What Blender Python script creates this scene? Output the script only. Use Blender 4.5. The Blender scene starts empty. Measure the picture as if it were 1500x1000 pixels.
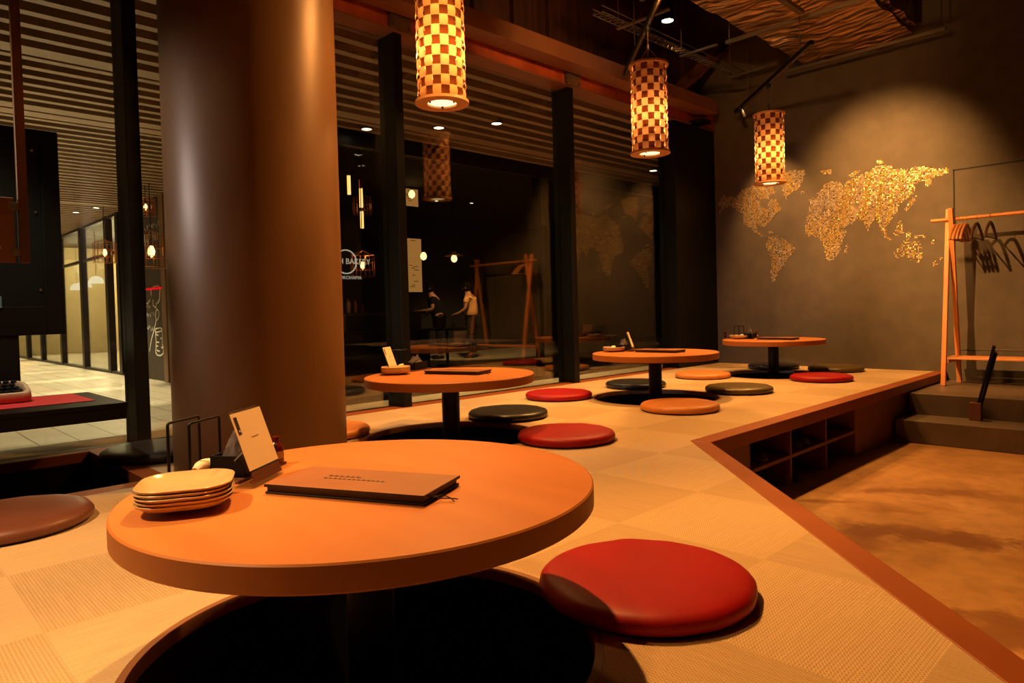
import bpy, bmesh, math, random
from mathutils import Vector, Matrix
random.seed(7)
PI = math.pi
sc = bpy.context.scene
COL = sc.collection

# ------------------------------------------------------------------ helpers
class MB:
    """collects shapes, build() links them as one mesh object"""
    def __init__(s): s.v = []; s.f = []; s.mi = []
    def add(s, vs, fs, mi=0):
        o = len(s.v); s.v += [tuple(v) for v in vs]
        s.f += [tuple(o + i for i in f) for f in fs]; s.mi += [mi] * len(fs); return s
    def box(s, a, b, mi=0, M=None):
        x0, y0, z0 = a; x1, y1, z1 = b
        vs = [Vector(p) for p in ((x0,y0,z0),(x1,y0,z0),(x1,y1,z0),(x0,y1,z0),(x0,y0,z1),(x1,y0,z1),(x1,y1,z1),(x0,y1,z1))]
        if M: vs = [M @ v for v in vs]
        return s.add(vs, [(3,2,1,0),(4,5,6,7),(0,1,5,4),(1,2,6,5),(2,3,7,6),(3,0,4,7)], mi)
    def bar(s, p, q, w, h, up=(0,0,1), mi=0):
        """square bar from p to q"""
        p = Vector(p); q = Vector(q); d = (q-p); L = d.length; d.normalize()
        u = Vector(up)
        if abs(u.dot(d)) > .98: u = Vector((1,0,0))
        sx = d.cross(u).normalized(); sz = sx.cross(d)
        vs = []
        for e in (p, q):
            for a, b in ((-1,-1),(1,-1),(1,1),(-1,1)): vs.append(e + sx*a*w/2 + sz*b*h/2)
        return s.add(vs, [(3,2,1,0),(4,5,6,7),(0,1,5,4),(1,2,6,5),(2,3,7,6),(3,0,4,7)], mi)
    def lathe(s, prof, c=(0,0,0), n=48, mi=0, jit=None):
        """prof: list of (r,z); r==0 makes a pole"""
        rows = []; vs = []
        for k, (r, z) in enumerate(prof):
            if r <= 1e-9: rows.append([len(vs)]); vs.append((c[0], c[1], c[2]+z))
            else:
                row = []
                for i in range(n):
                    a = 2*PI*i/n; rr = r; zz = z
                    if jit: rr, zz = jit(r, z, a)
                    row.append(len(vs)); vs.append((c[0]+rr*math.cos(a), c[1]+rr*math.sin(a), c[2]+zz))
                rows.append(row)
        fs = []
        for A, B in zip(rows, rows[1:]):
            for i in range(n):
                j = (i+1) % n
                if len(A) == 1 and len(B) == 1: continue
                if len(A) == 1: fs.append((A[0], B[j], B[i]))
                elif len(B) == 1: fs.append((A[i], A[j], B[0]))
                else: fs.append((A[i], A[j], B[j], B[i]))
        return s.add(vs, fs, mi)
    def tube(s, pts, r, n=8, mi=0, cap=True):
        pts = [Vector(p) for p in pts]; vs = []; N = len(pts)
        rs = r if isinstance(r, (list, tuple)) else [r]*N
        prev = None
        for i, p in enumerate(pts):
            d = (pts[min(i+1, N-1)] - pts[max(i-1, 0)]).normalized()
            if prev is None:
                u = Vector((0,0,1)) if abs(d.z) < .9 else Vector((1,0,0))
                a = d.cross(u).normalized()
            else:
                a = (prev - d*prev.dot(d)).normalized()
            prev = a; b = d.cross(a)
            for k in range(n):
                t = 2*PI*k/n; vs.append(p + (a*math.cos(t) + b*math.sin(t))*rs[i])
        fs = []
        for i in range(N-1):
            for k in range(n):
                l = (k+1) % n
                fs.append((i*n+k, i*n+l, (i+1)*n+l, (i+1)*n+k))
        if cap:
            fs.append(tuple(reversed(range(n)))); fs.append(tuple((N-1)*n+k for k in range(n)))
        return s.add(vs, fs, mi)
    def prism(s, poly, z0, z1, mi=0, M=None):
        n = len(poly)
        vs = [Vector((x,y,z0)) for x,y in poly] + [Vector((x,y,z1)) for x,y in poly]
        if M: vs = [M @ v for v in vs]
        fs = [tuple(reversed(range(n))), tuple(range(n, 2*n))]
        for i in range(n):
            j = (i+1) % n; fs.append((i, j, n+j, n+i))
        return s.add(vs, fs, mi)
    def quad(s, a, b, c, d, mi=0): return s.add([a,b,c,d], [(0,1,2,3)], mi)
    def build(s, name, mat, parent=None, smooth=35, bevel=0, seg=2, loc=None):
        me = bpy.data.meshes.new(name)
        me.from_pydata([tuple(v) for v in s.v], [], s.f)
        mats = mat if isinstance(mat, (list, tuple)) else [mat]
        for m in mats: me.materials.append(m)
        if len(mats) > 1:
            for p, i in zip(me.polygons, s.mi): p.material_index = i
        bm = bmesh.new(); bm.from_mesh(me); bmesh.ops.recalc_face_normals(bm, faces=bm.faces); bm.to_mesh(me); bm.free()
        if smooth:
            me.shade_smooth(); me.set_sharp_from_angle(angle=math.radians(smooth))
        o = bpy.data.objects.new(name, me); COL.objects.link(o)
        if loc is not None: o.location = loc
        if parent is not None: o.parent = parent
        if bevel:
            b = o.modifiers.new('bevel', 'BEVEL'); b.width = bevel; b.segments = seg; b.limit_method = 'ANGLE'; b.angle_limit = math.radians(40)
        return o

def rrect(w, h, r, n=6):
    """rounded rectangle outline centred at 0"""
    pts = []
    for cx, cy, a0 in ((w/2-r, h/2-r, 0), (-w/2+r, h/2-r, 90), (-w/2+r, -h/2+r, 180), (w/2-r, -h/2+r, 270)):
        for k in range(n+1):
            a = math.radians(a0 + 90*k/n); pts.append((cx + r*math.cos(a), cy + r*math.sin(a)))
    return pts

def tag(o, label, cat, group=None):
    o['label'] = label; o['category'] = cat
    if group: o['group'] = group
    return o
def thing(name, label, cat, loc=(0,0,0), rz=0, group=None):
    o = bpy.data.objects.new(name, None); COL.objects.link(o); o.empty_display_size = .1
    o.location = loc; o.rotation_euler = (0, 0, rz)
    return tag(o, label, cat, group)
def struct(o): o['kind'] = 'structure'; return o
def copy_tree(o, parent=None):
    c = o.copy(); COL.objects.link(c)
    if parent is not None: c.parent = parent
    for ch in list(o.children): copy_tree(ch, c)
    return c

# ------------------------------------------------------------------ materials
def mat(name, col, rough=.5, metal=0, spec=.5, build=None, **kw):
    m = bpy.data.materials.new(name); m.use_nodes = True
    nt = m.node_tree; b = nt.nodes['Principled BSDF']
    b.inputs['Base Color'].default_value = (*col, 1)
    b.inputs['Roughness'].default_value = rough
    b.inputs['Metallic'].default_value = metal
    b.inputs['Specular IOR Level'].default_value = spec
    for k, v in kw.items(): b.inputs[k].default_value = v
    if build: build(nt, b)
    return m
def N(nt, typ, **kw):
    n = nt.nodes.new(typ)
    for k, v in kw.items():
        if k.startswith('i_'):
            key = k[2:]; key = int(key) if key.isdigit() else key.replace('_', ' ')
            n.inputs[key].default_value = v
        else: setattr(n, k, v)
    return n
def L(nt, a, b): nt.links.new(a, b)
def ramp(nt, stops):
    r = N(nt, 'ShaderNodeValToRGB'); e = r.color_ramp.elements
    while len(e) > len(stops): e.remove(e[-1])
    while len(e) < len(stops): e.new(.5)
    for el, (p, c) in zip(e, stops): el.position = p; el.color = (*c, 1)
    return r
def noise_mat(name, c0, c1, scale=5, stretch=(1,1,1), rough=.5, metal=0, bump=0, detail=4, spec=.5, lo=.35, hi=.65, bscale=None, bdist=.01, rough2=None):
    def bld(nt, b):
        tc = N(nt, 'ShaderNodeTexCoord'); mp = N(nt, 'ShaderNodeMapping'); mp.inputs['Scale'].default_value = stretch
        nz = N(nt, 'ShaderNodeTexNoise'); nz.inputs['Scale'].default_value = scale; nz.inputs['Detail'].default_value = detail
        L(nt, tc.outputs['Object'], mp.inputs['Vector']); L(nt, mp.outputs[0], nz.inputs['Vector'])
        r = ramp(nt, [(lo, c0), (hi, c1)]); L(nt, nz.outputs[0], r.inputs[0]); L(nt, r.outputs[0], b.inputs['Base Color'])
        if rough2 is not None:
            mr = N(nt, 'ShaderNodeMapRange'); mr.inputs['From Min'].default_value = .3; mr.inputs['From Max'].default_value = .7
            mr.inputs['To Min'].default_value = rough; mr.inputs['To Max'].default_value = rough2
            L(nt, nz.outputs[0], mr.inputs[0]); L(nt, mr.outputs[0], b.inputs['Roughness'])
        if bump:
            n2 = nz
            if bscale:
                n2 = N(nt, 'ShaderNodeTexNoise'); n2.inputs['Scale'].default_value = bscale; L(nt, mp.outputs[0], n2.inputs['Vector'])
            bp = N(nt, 'ShaderNodeBump'); bp.inputs['Strength'].default_value = bump; bp.inputs['Distance'].default_value = bdist
            L(nt, n2.outputs[0], bp.inputs['Height']); L(nt, bp.outputs[0], b.inputs['Normal'])
    return mat(name, c0, rough, metal, spec, bld)
def emit(name, col, s):
    m = bpy.data.materials.new(name); m.use_nodes = True; nt = m.node_tree
    nt.nodes.remove(nt.nodes['Principled BSDF']); e = N(nt, 'ShaderNodeEmission'); e.inputs[0].default_value = (*col, 1); e.inputs[1].default_value = s
    L(nt, e.outputs[0], nt.nodes['Material Output'].inputs[0]); return m
def glass_mat(name, tint, ior=1.45, rough=0, gain=1.0):
    """thin clear sheet: transparent with a fresnel reflection"""
    m = bpy.data.materials.new(name); m.use_nodes = True; nt = m.node_tree; nt.nodes.remove(nt.nodes['Principled BSDF'])
    t = N(nt, 'ShaderNodeBsdfTransparent'); t.inputs[0].default_value = (*tint, 1)
    g = N(nt, 'ShaderNodeBsdfGlossy'); g.inputs['Roughness'].default_value = rough
    f0 = ((ior-1)/(ior+1))**2*gain
    lw = N(nt, 'ShaderNodeLayerWeight'); lw.inputs[0].default_value = .5      # facing = 1 - |cos|, the same from both sides
    pw = N(nt, 'ShaderNodeMath', operation='POWER'); pw.inputs[1].default_value = 5; L(nt, lw.outputs['Facing'], pw.inputs[0])
    mm = N(nt, 'ShaderNodeMath', operation='MULTIPLY_ADD'); mm.inputs[1].default_value = 1-f0; mm.inputs[2].default_value = f0; mm.use_clamp = True
    L(nt, pw.outputs[0], mm.inputs[0])
    mx = N(nt, 'ShaderNodeMixShader'); L(nt, mm.outputs[0], mx.inputs[0]); L(nt, t.outputs[0], mx.inputs[1]); L(nt, g.outputs[0], mx.inputs[2])
    L(nt, mx.outputs[0], nt.nodes['Material Output'].inputs[0]); return m

def tatami_build(nt, b):
    tc = N(nt, 'ShaderNodeTexCoord'); sp = N(nt, 'ShaderNodeSeparateXYZ'); L(nt, tc.outputs['Object'], sp.inputs[0])
    def axis(out, off):
        a = N(nt, 'ShaderNodeMath', operation='ADD'); a.inputs[1].default_value = off; L(nt, out, a.inputs[0])
        d = N(nt, 'ShaderNodeMath', operation='DIVIDE'); d.inputs[1].default_value = .465; L(nt, a.outputs[0], d.inputs[0]); return a, d
    ax, dx = axis(sp.outputs[0], 1.285); ay, dy = axis(sp.outputs[1], -1.685)
    cb = N(nt, 'ShaderNodeCombineXYZ'); L(nt, dx.outputs[0], cb.inputs[0]); L(nt, dy.outputs[0], cb.inputs[1]); cb.inputs[2].default_value = .5
    ck = N(nt, 'ShaderNodeTexChecker'); ck.inputs['Scale'].default_value = 1; L(nt, cb.outputs[0], ck.inputs['Vector'])
    def wave(src, f):
        s = N(nt, 'ShaderNodeMath', operation='MULTIPLY'); s.inputs[1].default_value = f; L(nt, src, s.inputs[0])
        w = N(nt, 'ShaderNodeMath', operation='SINE'); L(nt, s.outputs[0], w.inputs[0]); return w.outputs[0]
    F1 = 2*PI/.0075; F2 = 2*PI/.0105
    def weave(u, v):
        a = wave(u, F1); c = wave(v, F2)
        m = N(nt, 'ShaderNodeMath', operation='MULTIPLY'); L(nt, a, m.inputs[0]); L(nt, c, m.inputs[1])
        s = N(nt, 'ShaderNodeMath', operation='MULTIPLY_ADD'); s.inputs[1].default_value = .55; L(nt, a, s.inputs[0]); L(nt, m.outputs[0], s.inputs[2])
        return s.outputs[0]
    wa = weave(sp.outputs[0], sp.outputs[1]); wb = weave(sp.outputs[1], sp.outputs[0])
    mx = N(nt, 'ShaderNodeMix', data_type='FLOAT'); L(nt, ck.outputs['Fac'], mx.inputs[0]); L(nt, wa, mx.inputs[2]); L(nt, wb, mx.inputs[3])
    # slow streaks along each weave direction
    def streak(s):
        mp = N(nt, 'ShaderNodeMapping'); mp.inputs['Scale'].default_value = s; L(nt, tc.outputs['Object'], mp.inputs[0])
        n = N(nt, 'ShaderNodeTexNoise'); n.inputs['Scale'].default_value = 1; n.inputs['Detail'].default_value = 5; L(nt, mp.outputs[0], n.inputs['Vector']); return n.outputs[0]
    sx = streak((140, 7, 1)); sy = streak((7, 140, 1))
    ms = N(nt, 'ShaderNodeMix', data_type='FLOAT'); L(nt, ck.outputs['Fac'], ms.inputs[0]); L(nt, sx, ms.inputs[2]); L(nt, sy, ms.inputs[3])
    ad = N(nt, 'ShaderNodeMath', operation='MULTIPLY_ADD'); ad.inputs[1].default_value = .27; ad.inputs[2].default_value = .5; L(nt, mx.outputs[0], ad.inputs[0])
    ad2 = N(nt, 'ShaderNodeMath', operation='MULTIPLY_ADD'); ad2.inputs[1].default_value = .42; L(nt, ms.outputs[0], ad2.inputs[0])
    off = N(nt, 'ShaderNodeMath', operation='ADD'); off.inputs[1].default_value = -.21; L(nt, ad.outputs[0], off.inputs[0]); L(nt, off.outputs[0], ad2.inputs[2])
    ra = ramp(nt, [(.2, (.42,.28,.15)), (.8, (.70,.50,.30))]); rb = ramp(nt, [(.2, (.36,.235,.122)), (.8, (.635,.445,.258))])
    L(nt, ad2.outputs[0], ra.inputs[0]); L(nt, ad2.outputs[0], rb.inputs[0])
    mc = N(nt, 'ShaderNodeMix', data_type='RGBA'); L(nt, ck.outputs['Fac'], mc.inputs[0]); L(nt, ra.outputs[0], mc.inputs[6]); L(nt, rb.outputs[0], mc.inputs[7])
    L(nt, mc.outputs[2], b.inputs['Base Color'])
    bp = N(nt, 'ShaderNodeBump'); bp.inputs['Strength'].default_value = .35; bp.inputs['Distance'].default_value = .002; L(nt, mx.outputs[0], bp.inputs['Height']); L(nt, bp.outputs[0], b.inputs['Normal'])

FZ_ = -.40
def concrete_build(nt, b):
    tc = N(nt, 'ShaderNodeTexCoord')
    def nz(sc_, det, stretch=(1,1,1), dist=0):
        mp = N(nt, 'ShaderNodeMapping'); mp.inputs['Scale'].default_value = stretch; L(nt, tc.outputs['Object'], mp.inputs[0])
        n = N(nt, 'ShaderNodeTexNoise'); n.inputs['Scale'].default_value = sc_; n.inputs['Detail'].default_value = det; n.inputs['Distortion'].default_value = dist; L(nt, mp.outputs[0], n.inputs['Vector']); return n.outputs[0]
    r1 = ramp(nt, [(.3, (.34,.165,.055)), (.5, (.44,.22,.075)), (.7, (.52,.28,.10))]); L(nt, nz(2.2, 8, dist=.6), r1.inputs[0])
    r2 = ramp(nt, [(.58, (1,1,1)), (.70, (.60,.45,.33))]); L(nt, nz(1.3, 7, (1,1.6,1), .4), r2.inputs[0])
    r3 = ramp(nt, [(.35, (.82,.82,.82)), (.6, (1,1,1))]); L(nt, nz(14, 6), r3.inputs[0])
    m1 = N(nt, 'ShaderNodeMix', data_type='RGBA', blend_type='MULTIPLY'); m1.inputs[0].default_value = 1; L(nt, r1.outputs[0], m1.inputs[6]); L(nt, r2.outputs[0], m1.inputs[7])
    m2 = N(nt, 'ShaderNodeMix', data_type='RGBA', blend_type='MULTIPLY'); m2.inputs[0].default_value = 1; L(nt, m1.outputs[2], m2.inputs[6]); L(nt, r3.outputs[0], m2.inputs[7])
    last = m2.outputs[2]; wob = nz(5.5, 9, (1,1,1), .8); wob2 = nz(26, 5, (1,2.2,1), .5)
    for (cx, cy, ang, a, c, k) in ((-.90,3.46,.36,.40,.12,.85), (-1.12,4.26,.65,.30,.10,.65), (-.47,2.60,.5,.34,.17,.75), (-.35,3.70,.3,.30,.05,.6), (-1.45,3.72,.6,.14,.03,.6), (.35,3.2,.4,.5,.12,.6)):
        mp = N(nt, 'ShaderNodeMapping', vector_type='TEXTURE'); mp.inputs['Location'].default_value = (cx,cy,FZ_); mp.inputs['Rotation'].default_value = (0,0,ang); mp.inputs['Scale'].default_value = (a,c,1)
        L(nt, tc.outputs['Object'], mp.inputs[0]); ln = N(nt, 'ShaderNodeVectorMath', operation='LENGTH'); L(nt, mp.outputs[0], ln.inputs[0])
        s1 = N(nt, 'ShaderNodeMath', operation='MULTIPLY_ADD'); s1.inputs[1].default_value = 2.6; L(nt, wob, s1.inputs[0]); L(nt, ln.outputs['Value'], s1.inputs[2])
        s2 = N(nt, 'ShaderNodeMath', operation='MULTIPLY_ADD'); s2.inputs[1].default_value = 1.0; L(nt, wob2, s2.inputs[0]); L(nt, s1.outputs[0], s2.inputs[2])
        mr = N(nt, 'ShaderNodeMapRange', interpolation_type='SMOOTHSTEP'); mr.inputs['From Min'].default_value = 2.25; mr.inputs['From Max'].default_value = 3.1; mr.inputs['To Min'].default_value = k; mr.inputs['To Max'].default_value = 0
        L(nt, s2.outputs[0], mr.inputs[0]); mm = N(nt, 'ShaderNodeMix', data_type='RGBA'); L(nt, mr.outputs[0], mm.inputs[0]); L(nt, last, mm.inputs[6]); mm.inputs[7].default_value = (.17,.055,.014,1); last = mm.outputs[2]
    L(nt, last, b.inputs['Base Color'])

def shade_mat(name, trans, diff, w):
    """thin wood veneer: lets some lamplight through"""
    m = bpy.data.materials.new(name); m.use_nodes = True; nt = m.node_tree; nt.nodes.remove(nt.nodes['Principled BSDF'])
    t = N(nt, 'ShaderNodeBsdfTranslucent'); t.inputs[0].default_value = (*trans, 1)
    d = N(nt, 'ShaderNodeBsdfDiffuse'); d.inputs[0].default_value = (*diff, 1)
    mx = N(nt, 'ShaderNodeAddShader'); L(nt, t.outputs[0], mx.inputs[0]); L(nt, d.outputs[0], mx.inputs[1])
    L(nt, mx.outputs[0], nt.nodes['Material Output'].inputs[0]); return m

def floor_boards(nt, b):
    tc = N(nt, 'ShaderNodeTexCoord'); br = N(nt, 'ShaderNodeTexBrick'); mp = N(nt, 'ShaderNodeMapping')
    L(nt, tc.outputs['Object'], mp.inputs[0]); L(nt, mp.outputs[0], br.inputs['Vector'])
    br.inputs['Scale'].default_value = 1; br.inputs['Brick Width'].default_value = 1.8; br.inputs['Row Height'].default_value = .3; br.inputs['Mortar Size'].default_value = .006
    br.inputs['Color1'].default_value = (.50,.43,.29,1); br.inputs['Color2'].default_value = (.56,.48,.33,1); br.inputs['Mortar'].default_value = (.12,.10,.07,1)
    L(nt, br.outputs[0], b.inputs['Base Color'])

M = {}
M['tatami'] = mat('woven_mat', (.6,.45,.28), .75, 0, .25, tatami_build)
M['trim'] = noise_mat('edge_wood', (.255,.062,.010), (.31,.08,.015), 3, (1,1,1), .45, spec=.4)
M['table'] = noise_mat('table_wood', (.49,.165,.040), (.56,.20,.055), 1.6, (1.2,7,1.2), .42, detail=5, spec=.4)
M['table_edge'] = noise_mat('table_edge_wood', (.33,.105,.020), (.39,.125,.026), 3, (1,1,4), .5, spec=.4)
M['black'] = mat('black_metal', (.005,.005,.005), .45, 0, .2)
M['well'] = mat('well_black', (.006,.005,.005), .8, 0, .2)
M['well_wood'] = noise_mat('well_wood', (.22,.09,.035), (.28,.12,.05), 4, (1,1,1), .5)
M['cubby'] = noise_mat('shelf_wood', (.16,.055,.028), (.21,.075,.038), 5, (1,1,.3), .55)
M['concrete'] = mat('stained_concrete', (.5,.35,.2), .55, 0, .35, concrete_build)
M['step'] = noise_mat('step_paint', (.12,.085,.06), (.155,.11,.08), 6, (1,1,1), .45)
M['wall'] = noise_mat('charcoal_plaster', (.088,.074,.062), (.106,.089,.075), 7, (1,1,1), .7, bump=.06, bscale=60, bdist=.003, spec=.3)
M['dark_wall'] = mat('dark_wall', (.03,.026,.024), .8)
M['ceil'] = mat('dark_ceiling', (.012,.01,.01), .9)
M['upper'] = noise_mat('upper_wall_panel', (.05,.02,.012), (.09,.03,.018), 3, (1,6,.3), .5)
M['frame'] = mat('window_frame', (.005,.005,.005), .4, 0, .18)
M['beam'] = noise_mat('brown_steel', (.17,.06,.024), (.20,.072,.03), 4, (1,1,1), .5)
M['redbeam'] = noise_mat('red_primer', (.30,.045,.014), (.44,.085,.025), 4, (1,2,1), .5)
M['bracket'] = noise_mat('bracket_steel', (.07,.045,.03), (.12,.07,.045), 12, (1,1,1), .45)
M['glass'] = glass_mat('window_glass', (.88,.90,.88), 1.5, 0, 2.8)
M['pillar'] = noise_mat('pillar_steel', (.115,.053,.019), (.145,.067,.024), 3, (1,1,.4), .36, .10, bump=.05, bscale=9, bdist=.01, rough2=.48, spec=.22)
M['red'] = noise_mat('red_leather', (.29,.004,.006), (.34,.005,.007), 5, (1,1,1), .5, bump=.04, bscale=300, bdist=.0008, spec=.25)
M['orange'] = noise_mat('tan_leather', (.58,.20,.045), (.64,.23,.055), 5, (1,1,1), .42, bump=.04, bscale=300, bdist=.0008)
M['navy'] = noise_mat('black_leather', (.018,.017,.018), (.024,.022,.024), 5, (1,1,1), .36, bump=.04, bscale=300, bdist=.0008)
M['olive'] = noise_mat('olive_leather', (.085,.055,.012), (.10,.065,.016), 5, (1,1,1), .38, bump=.04, bscale=300, bdist=.0008)
M['brown'] = noise_mat('brown_leather', (.13,.042,.025), (.16,.052,.03), 5, (1,1,1), .42, bump=.04, bscale=300, bdist=.0008)
M['under'] = mat('cushion_underside', (.012,.01,.009), .8)
M['plate'] = noise_mat('glazed_ceramic', (.54,.36,.18), (.62,.43,.23), 6, (1,1,1), .18)
M['card'] = mat('card_paper', (.90,.76,.54), .6)
M['ink'] = mat('black_ink', (.03,.015,.012), .6)
M['grey_ink'] = mat('grey_ink', (.45,.34,.22), .6)
M['acrylic'] = glass_mat('acrylic', (.92,.92,.90), 1.49, .02, 1.2)
M['menu'] = noise_mat('menu_leather', (.27,.095,.035), (.31,.11,.042), 8, (1,1,1), .5)
M['menu_dark'] = mat('menu_edge', (.02,.014,.012), .5)
M['tray'] = noise_mat('tray_wood', (.11,.035,.018), (.15,.05,.025), 6, (1,5,1), .45)
M['towel'] = mat('white_towel', (.75,.66,.52), .9)
M['cloth'] = noise_mat('grey_cloth', (.075,.06,.075), (.11,.09,.11), 9, (1,1,1), .9)
M['bottle'] = mat('red_bottle', (.11,.012,.008), .2)
M['label'] = mat('paper_label', (.45,.33,.22), .7)
M['rack'] = noise_mat('rack_wood', (.55,.20,.06), (.64,.25,.08), 5, (4,4,.6), .45)
M['gold'] = mat('brass_wire', (.55,.33,.10), .3, 1)
M['hanger'] = noise_mat('hanger_wood', (.42,.17,.05), (.5,.22,.07), 6, (1,4,1), .4)
M['dark_hanger'] = mat('dark_hanger_wood', (.05,.02,.012), .45)
M['veneer'] = shade_mat('lit_veneer', (.105,.054,.020), (.48,.25,.10), 1)
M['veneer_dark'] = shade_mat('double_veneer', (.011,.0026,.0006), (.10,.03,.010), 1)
M['ring'] = noise_mat('ring_wood', (.52,.25,.09), (.6,.3,.115), 4, (1,1,1), .5)
M['bulb'] = emit('bulb', (1,.55,.24), 290)
M['diffuser'] = emit('lamp_diffuser', (1,.66,.28), 2.4)
M['wire'] = mat('thin_wire', (.12,.07,.05), .4, .6)
M['galv'] = mat('galvanised', (.22,.19,.16), .4, .8)
M['foil'] = None
M['slat'] = noise_mat('ceiling_slat', (.30,.19,.105), (.37,.24,.14), 3, (1,.3,1), .5)
M['extfloor'] = mat('corridor_floor', (.42,.35,.22), .40, 0, .4, floor_boards)
M['ledge'] = noise_mat('pale_stone', (.55,.46,.30), (.62,.52,.35), 4, (1,1,1), .6)
M['cream'] = noise_mat('cream_plaster', (.62,.50,.28), (.66,.53,.31), 2, (1,1,1), .8)
M['tanwall'] = mat('tan_plaster', (.5,.32,.16), .8)
M['board'] = noise_mat('chalkboard', (.03,.022,.014), (.04,.03,.02), 3, (1,1,1), .6)
M['chalk'] = mat('chalk', (.72,.66,.52), .9)
M['jamb'] = mat('jamb_wood', (.20,.10,.045), .5)
M['redmat'] = mat('red_mat', (.62,.035,.045), .6)
M['ivory'] = noise_mat('ivory_enamel', (.66,.50,.34), (.72,.56,.40), 5, (1,1,1), .35)
M['pinkbody'] = mat('salmon_enamel', (.60,.17,.10), .4)
M['key'] = mat('typewriter_key', (.012,.013,.015), .3)
M['kiosk'] = mat('kiosk_black', (.004,.004,.004), .6, 0, .15)
M['kiosk2'] = mat('kiosk_recess', (.005,.007,.008), .5, 0, .2)
M['boardwood'] = noise_mat('hung_board_wood', (.14,.052,.02), (.17,.064,.026), 4, (1,1,.4), .5)
M['steelpost'] = mat('bronze_post', (.18,.09,.04), .35, .7)
M['screw'] = mat('screw_head', (.6,.55,.5), .3, 1)
M['copper'] = mat('copper_wire', (.55,.20,.07), .35, 1)
M['tube'] = emit('tube_lamp', (1,.50,.15), 3.0)
M['bulb_s'] = emit('small_bulb', (1,.55,.18), 6.0)
M['down'] = emit('downlight_disc', (1,.78,.45), 14.0)
M['dome'] = emit('dome_glow', (1,.84,.55), 3.0)
M['mirrored'] = emit('red_reflected_glow', (1,.01,.015), 1.0)  # emission for a red reflection, no lamp of its own
M['sign'] = emit('lit_sign', (1,.80,.55), .55)
M['menuboard'] = emit('lit_menu_board', (1,.42,.10), .55)
M['skin'] = mat('skin', (.42,.20,.11), .55)
M['hair'] = mat('dark_hair', (.006,.004,.003), .95, 0, .05)
M['tee'] = noise_mat('cream_tee', (.78,.40,.13), (.85,.46,.16), 5, (1,1,1), .9)
M['darkcloth'] = mat('dark_clothes', (.012,.011,.012), .9)
M['greycloth'] = mat('grey_clothes', (.010,.010,.011), .9, 0, .1)
M['shoe'] = noise_mat('dark_shoe', (.02,.018,.018), (.03,.026,.026), 8, (1,1,1), .5)
M['shoe_sole'] = mat('shoe_sole', (.09,.08,.075), .7)
M['outlet'] = mat('outlet_plate', (.16,.06,.04), .5)

def foil_build(nt, b):
    tc = N(nt, 'ShaderNodeTexCoord'); mp = N(nt, 'ShaderNodeMapping'); mp.inputs['Scale'].default_value = (1.2, 5, 2); mp.inputs['Rotation'].default_value = (0,0,.35)
    L(nt, tc.outputs['Object'], mp.inputs[0])
    n = N(nt, 'ShaderNodeTexNoise'); n.inputs['Scale'].default_value = 2.2; n.inputs['Detail'].default_value = 7; n.inputs['Distortion'].default_value = 1.2; L(nt, mp.outputs[0], n.inputs['Vector'])
    w = N(nt, 'ShaderNodeTexVoronoi'); w.inputs['Scale'].default_value = 3; L(nt, mp.outputs[0], w.inputs['Vector'])
    a = N(nt, 'ShaderNodeMath', operation='ADD'); L(nt, n.outputs[0], a.inputs[0]); L(nt, w.outputs['Distance'], a.inputs[1])
    bp = N(nt, 'ShaderNodeBump'); bp.inputs['Strength'].default_value = 1; bp.inputs['Distance'].default_value = .05; L(nt, a.outputs[0], bp.inputs['Height']); L(nt, bp.outputs[0], b.inputs['Normal'])
M['foil'] = mat('foil_wrap', (.42,.27,.15), .28, .9, .5, foil_build)

def mosaic_build(nt, b):
    g = N(nt, 'ShaderNodeNewGeometry'); r = ramp(nt, [(0, (.30,.20,.07)), (.5, (.62,.44,.18)), (1, (.9,.68,.36))]); L(nt, g.outputs['Random Per Island'], r.inputs[0]); L(nt, r.outputs[0], b.inputs['Base Color'])
M['mosaic'] = mat('gold_mosaic', (.6,.38,.13), .36, .55, .5, mosaic_build)

# ------------------------------------------------------------------ measured layout (metres; z = 0 is the mat surface)
ZT = .325                                   # table top height above the mat
FZ = -.40                                   # concrete floor
TAB = [(-1.189,.744), (-2.867,2.325), (-2.86,4.235), (-2.88,6.19)]
TABNAME = ['nearest round table', 'round table beside the steel pillar', 'third round table from the camera', 'round table by the map wall']
GX = -4.10                                  # window glass plane
BY = 7.12                                   # back wall plane
WELL_R = .458
EDGE_IN, EDGE_OUT = 1.150, 1.272            # x + y along the 45 degree platform edge

# ------------------------------------------------------------------ floor, platform
m = MB(); m.box((-4.2,-4.0,FZ-.1), (4.0,BY,FZ)); struct(m.build('floor', M['concrete'], smooth=0))

plat = bpy.data.objects.new('platform', None); COL.objects.link(plat); struct(plat)
def filled(name, outer, holes, z, mt, parent):
    bm = bmesh.new(); ed = []
    for loop in [outer] + holes:
        vs = [bm.verts.new((x, y, z)) for x, y in loop]
        for i in range(len(vs)): ed.append(bm.edges.new((vs[i], vs[(i+1) % len(vs)])))
    bmesh.ops.triangle_fill(bm, use_beauty=True, use_dissolve=False, edges=ed)
    bmesh.ops.recalc_face_normals(bm, faces=bm.faces)
    for f in bm.faces:
        if f.normal.z < 0: f.normal_flip()
    me = bpy.data.meshes.new(name); bm.to_mesh(me); bm.free(); me.materials.append(mt)
    o = bpy.data.objects.new(name, me); COL.objects.link(o); o.parent = parent; return o
holes = [[(cx+WELL_R*math.cos(2*PI*k/96), cy+WELL_R*math.sin(2*PI*k/96)) for k in range(96)] for cx, cy in TAB]
outer = [(-3.95,BY), (-3.95,.97), (-3.0,.97), (-3.0,-1.5), (1.1,-1.5), (1.1,EDGE_IN-1.1), (-1.80,EDGE_IN+1.80), (-1.80,BY)]
filled('woven_mat', outer, holes, 0.0, M['tatami'], plat)
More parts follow.
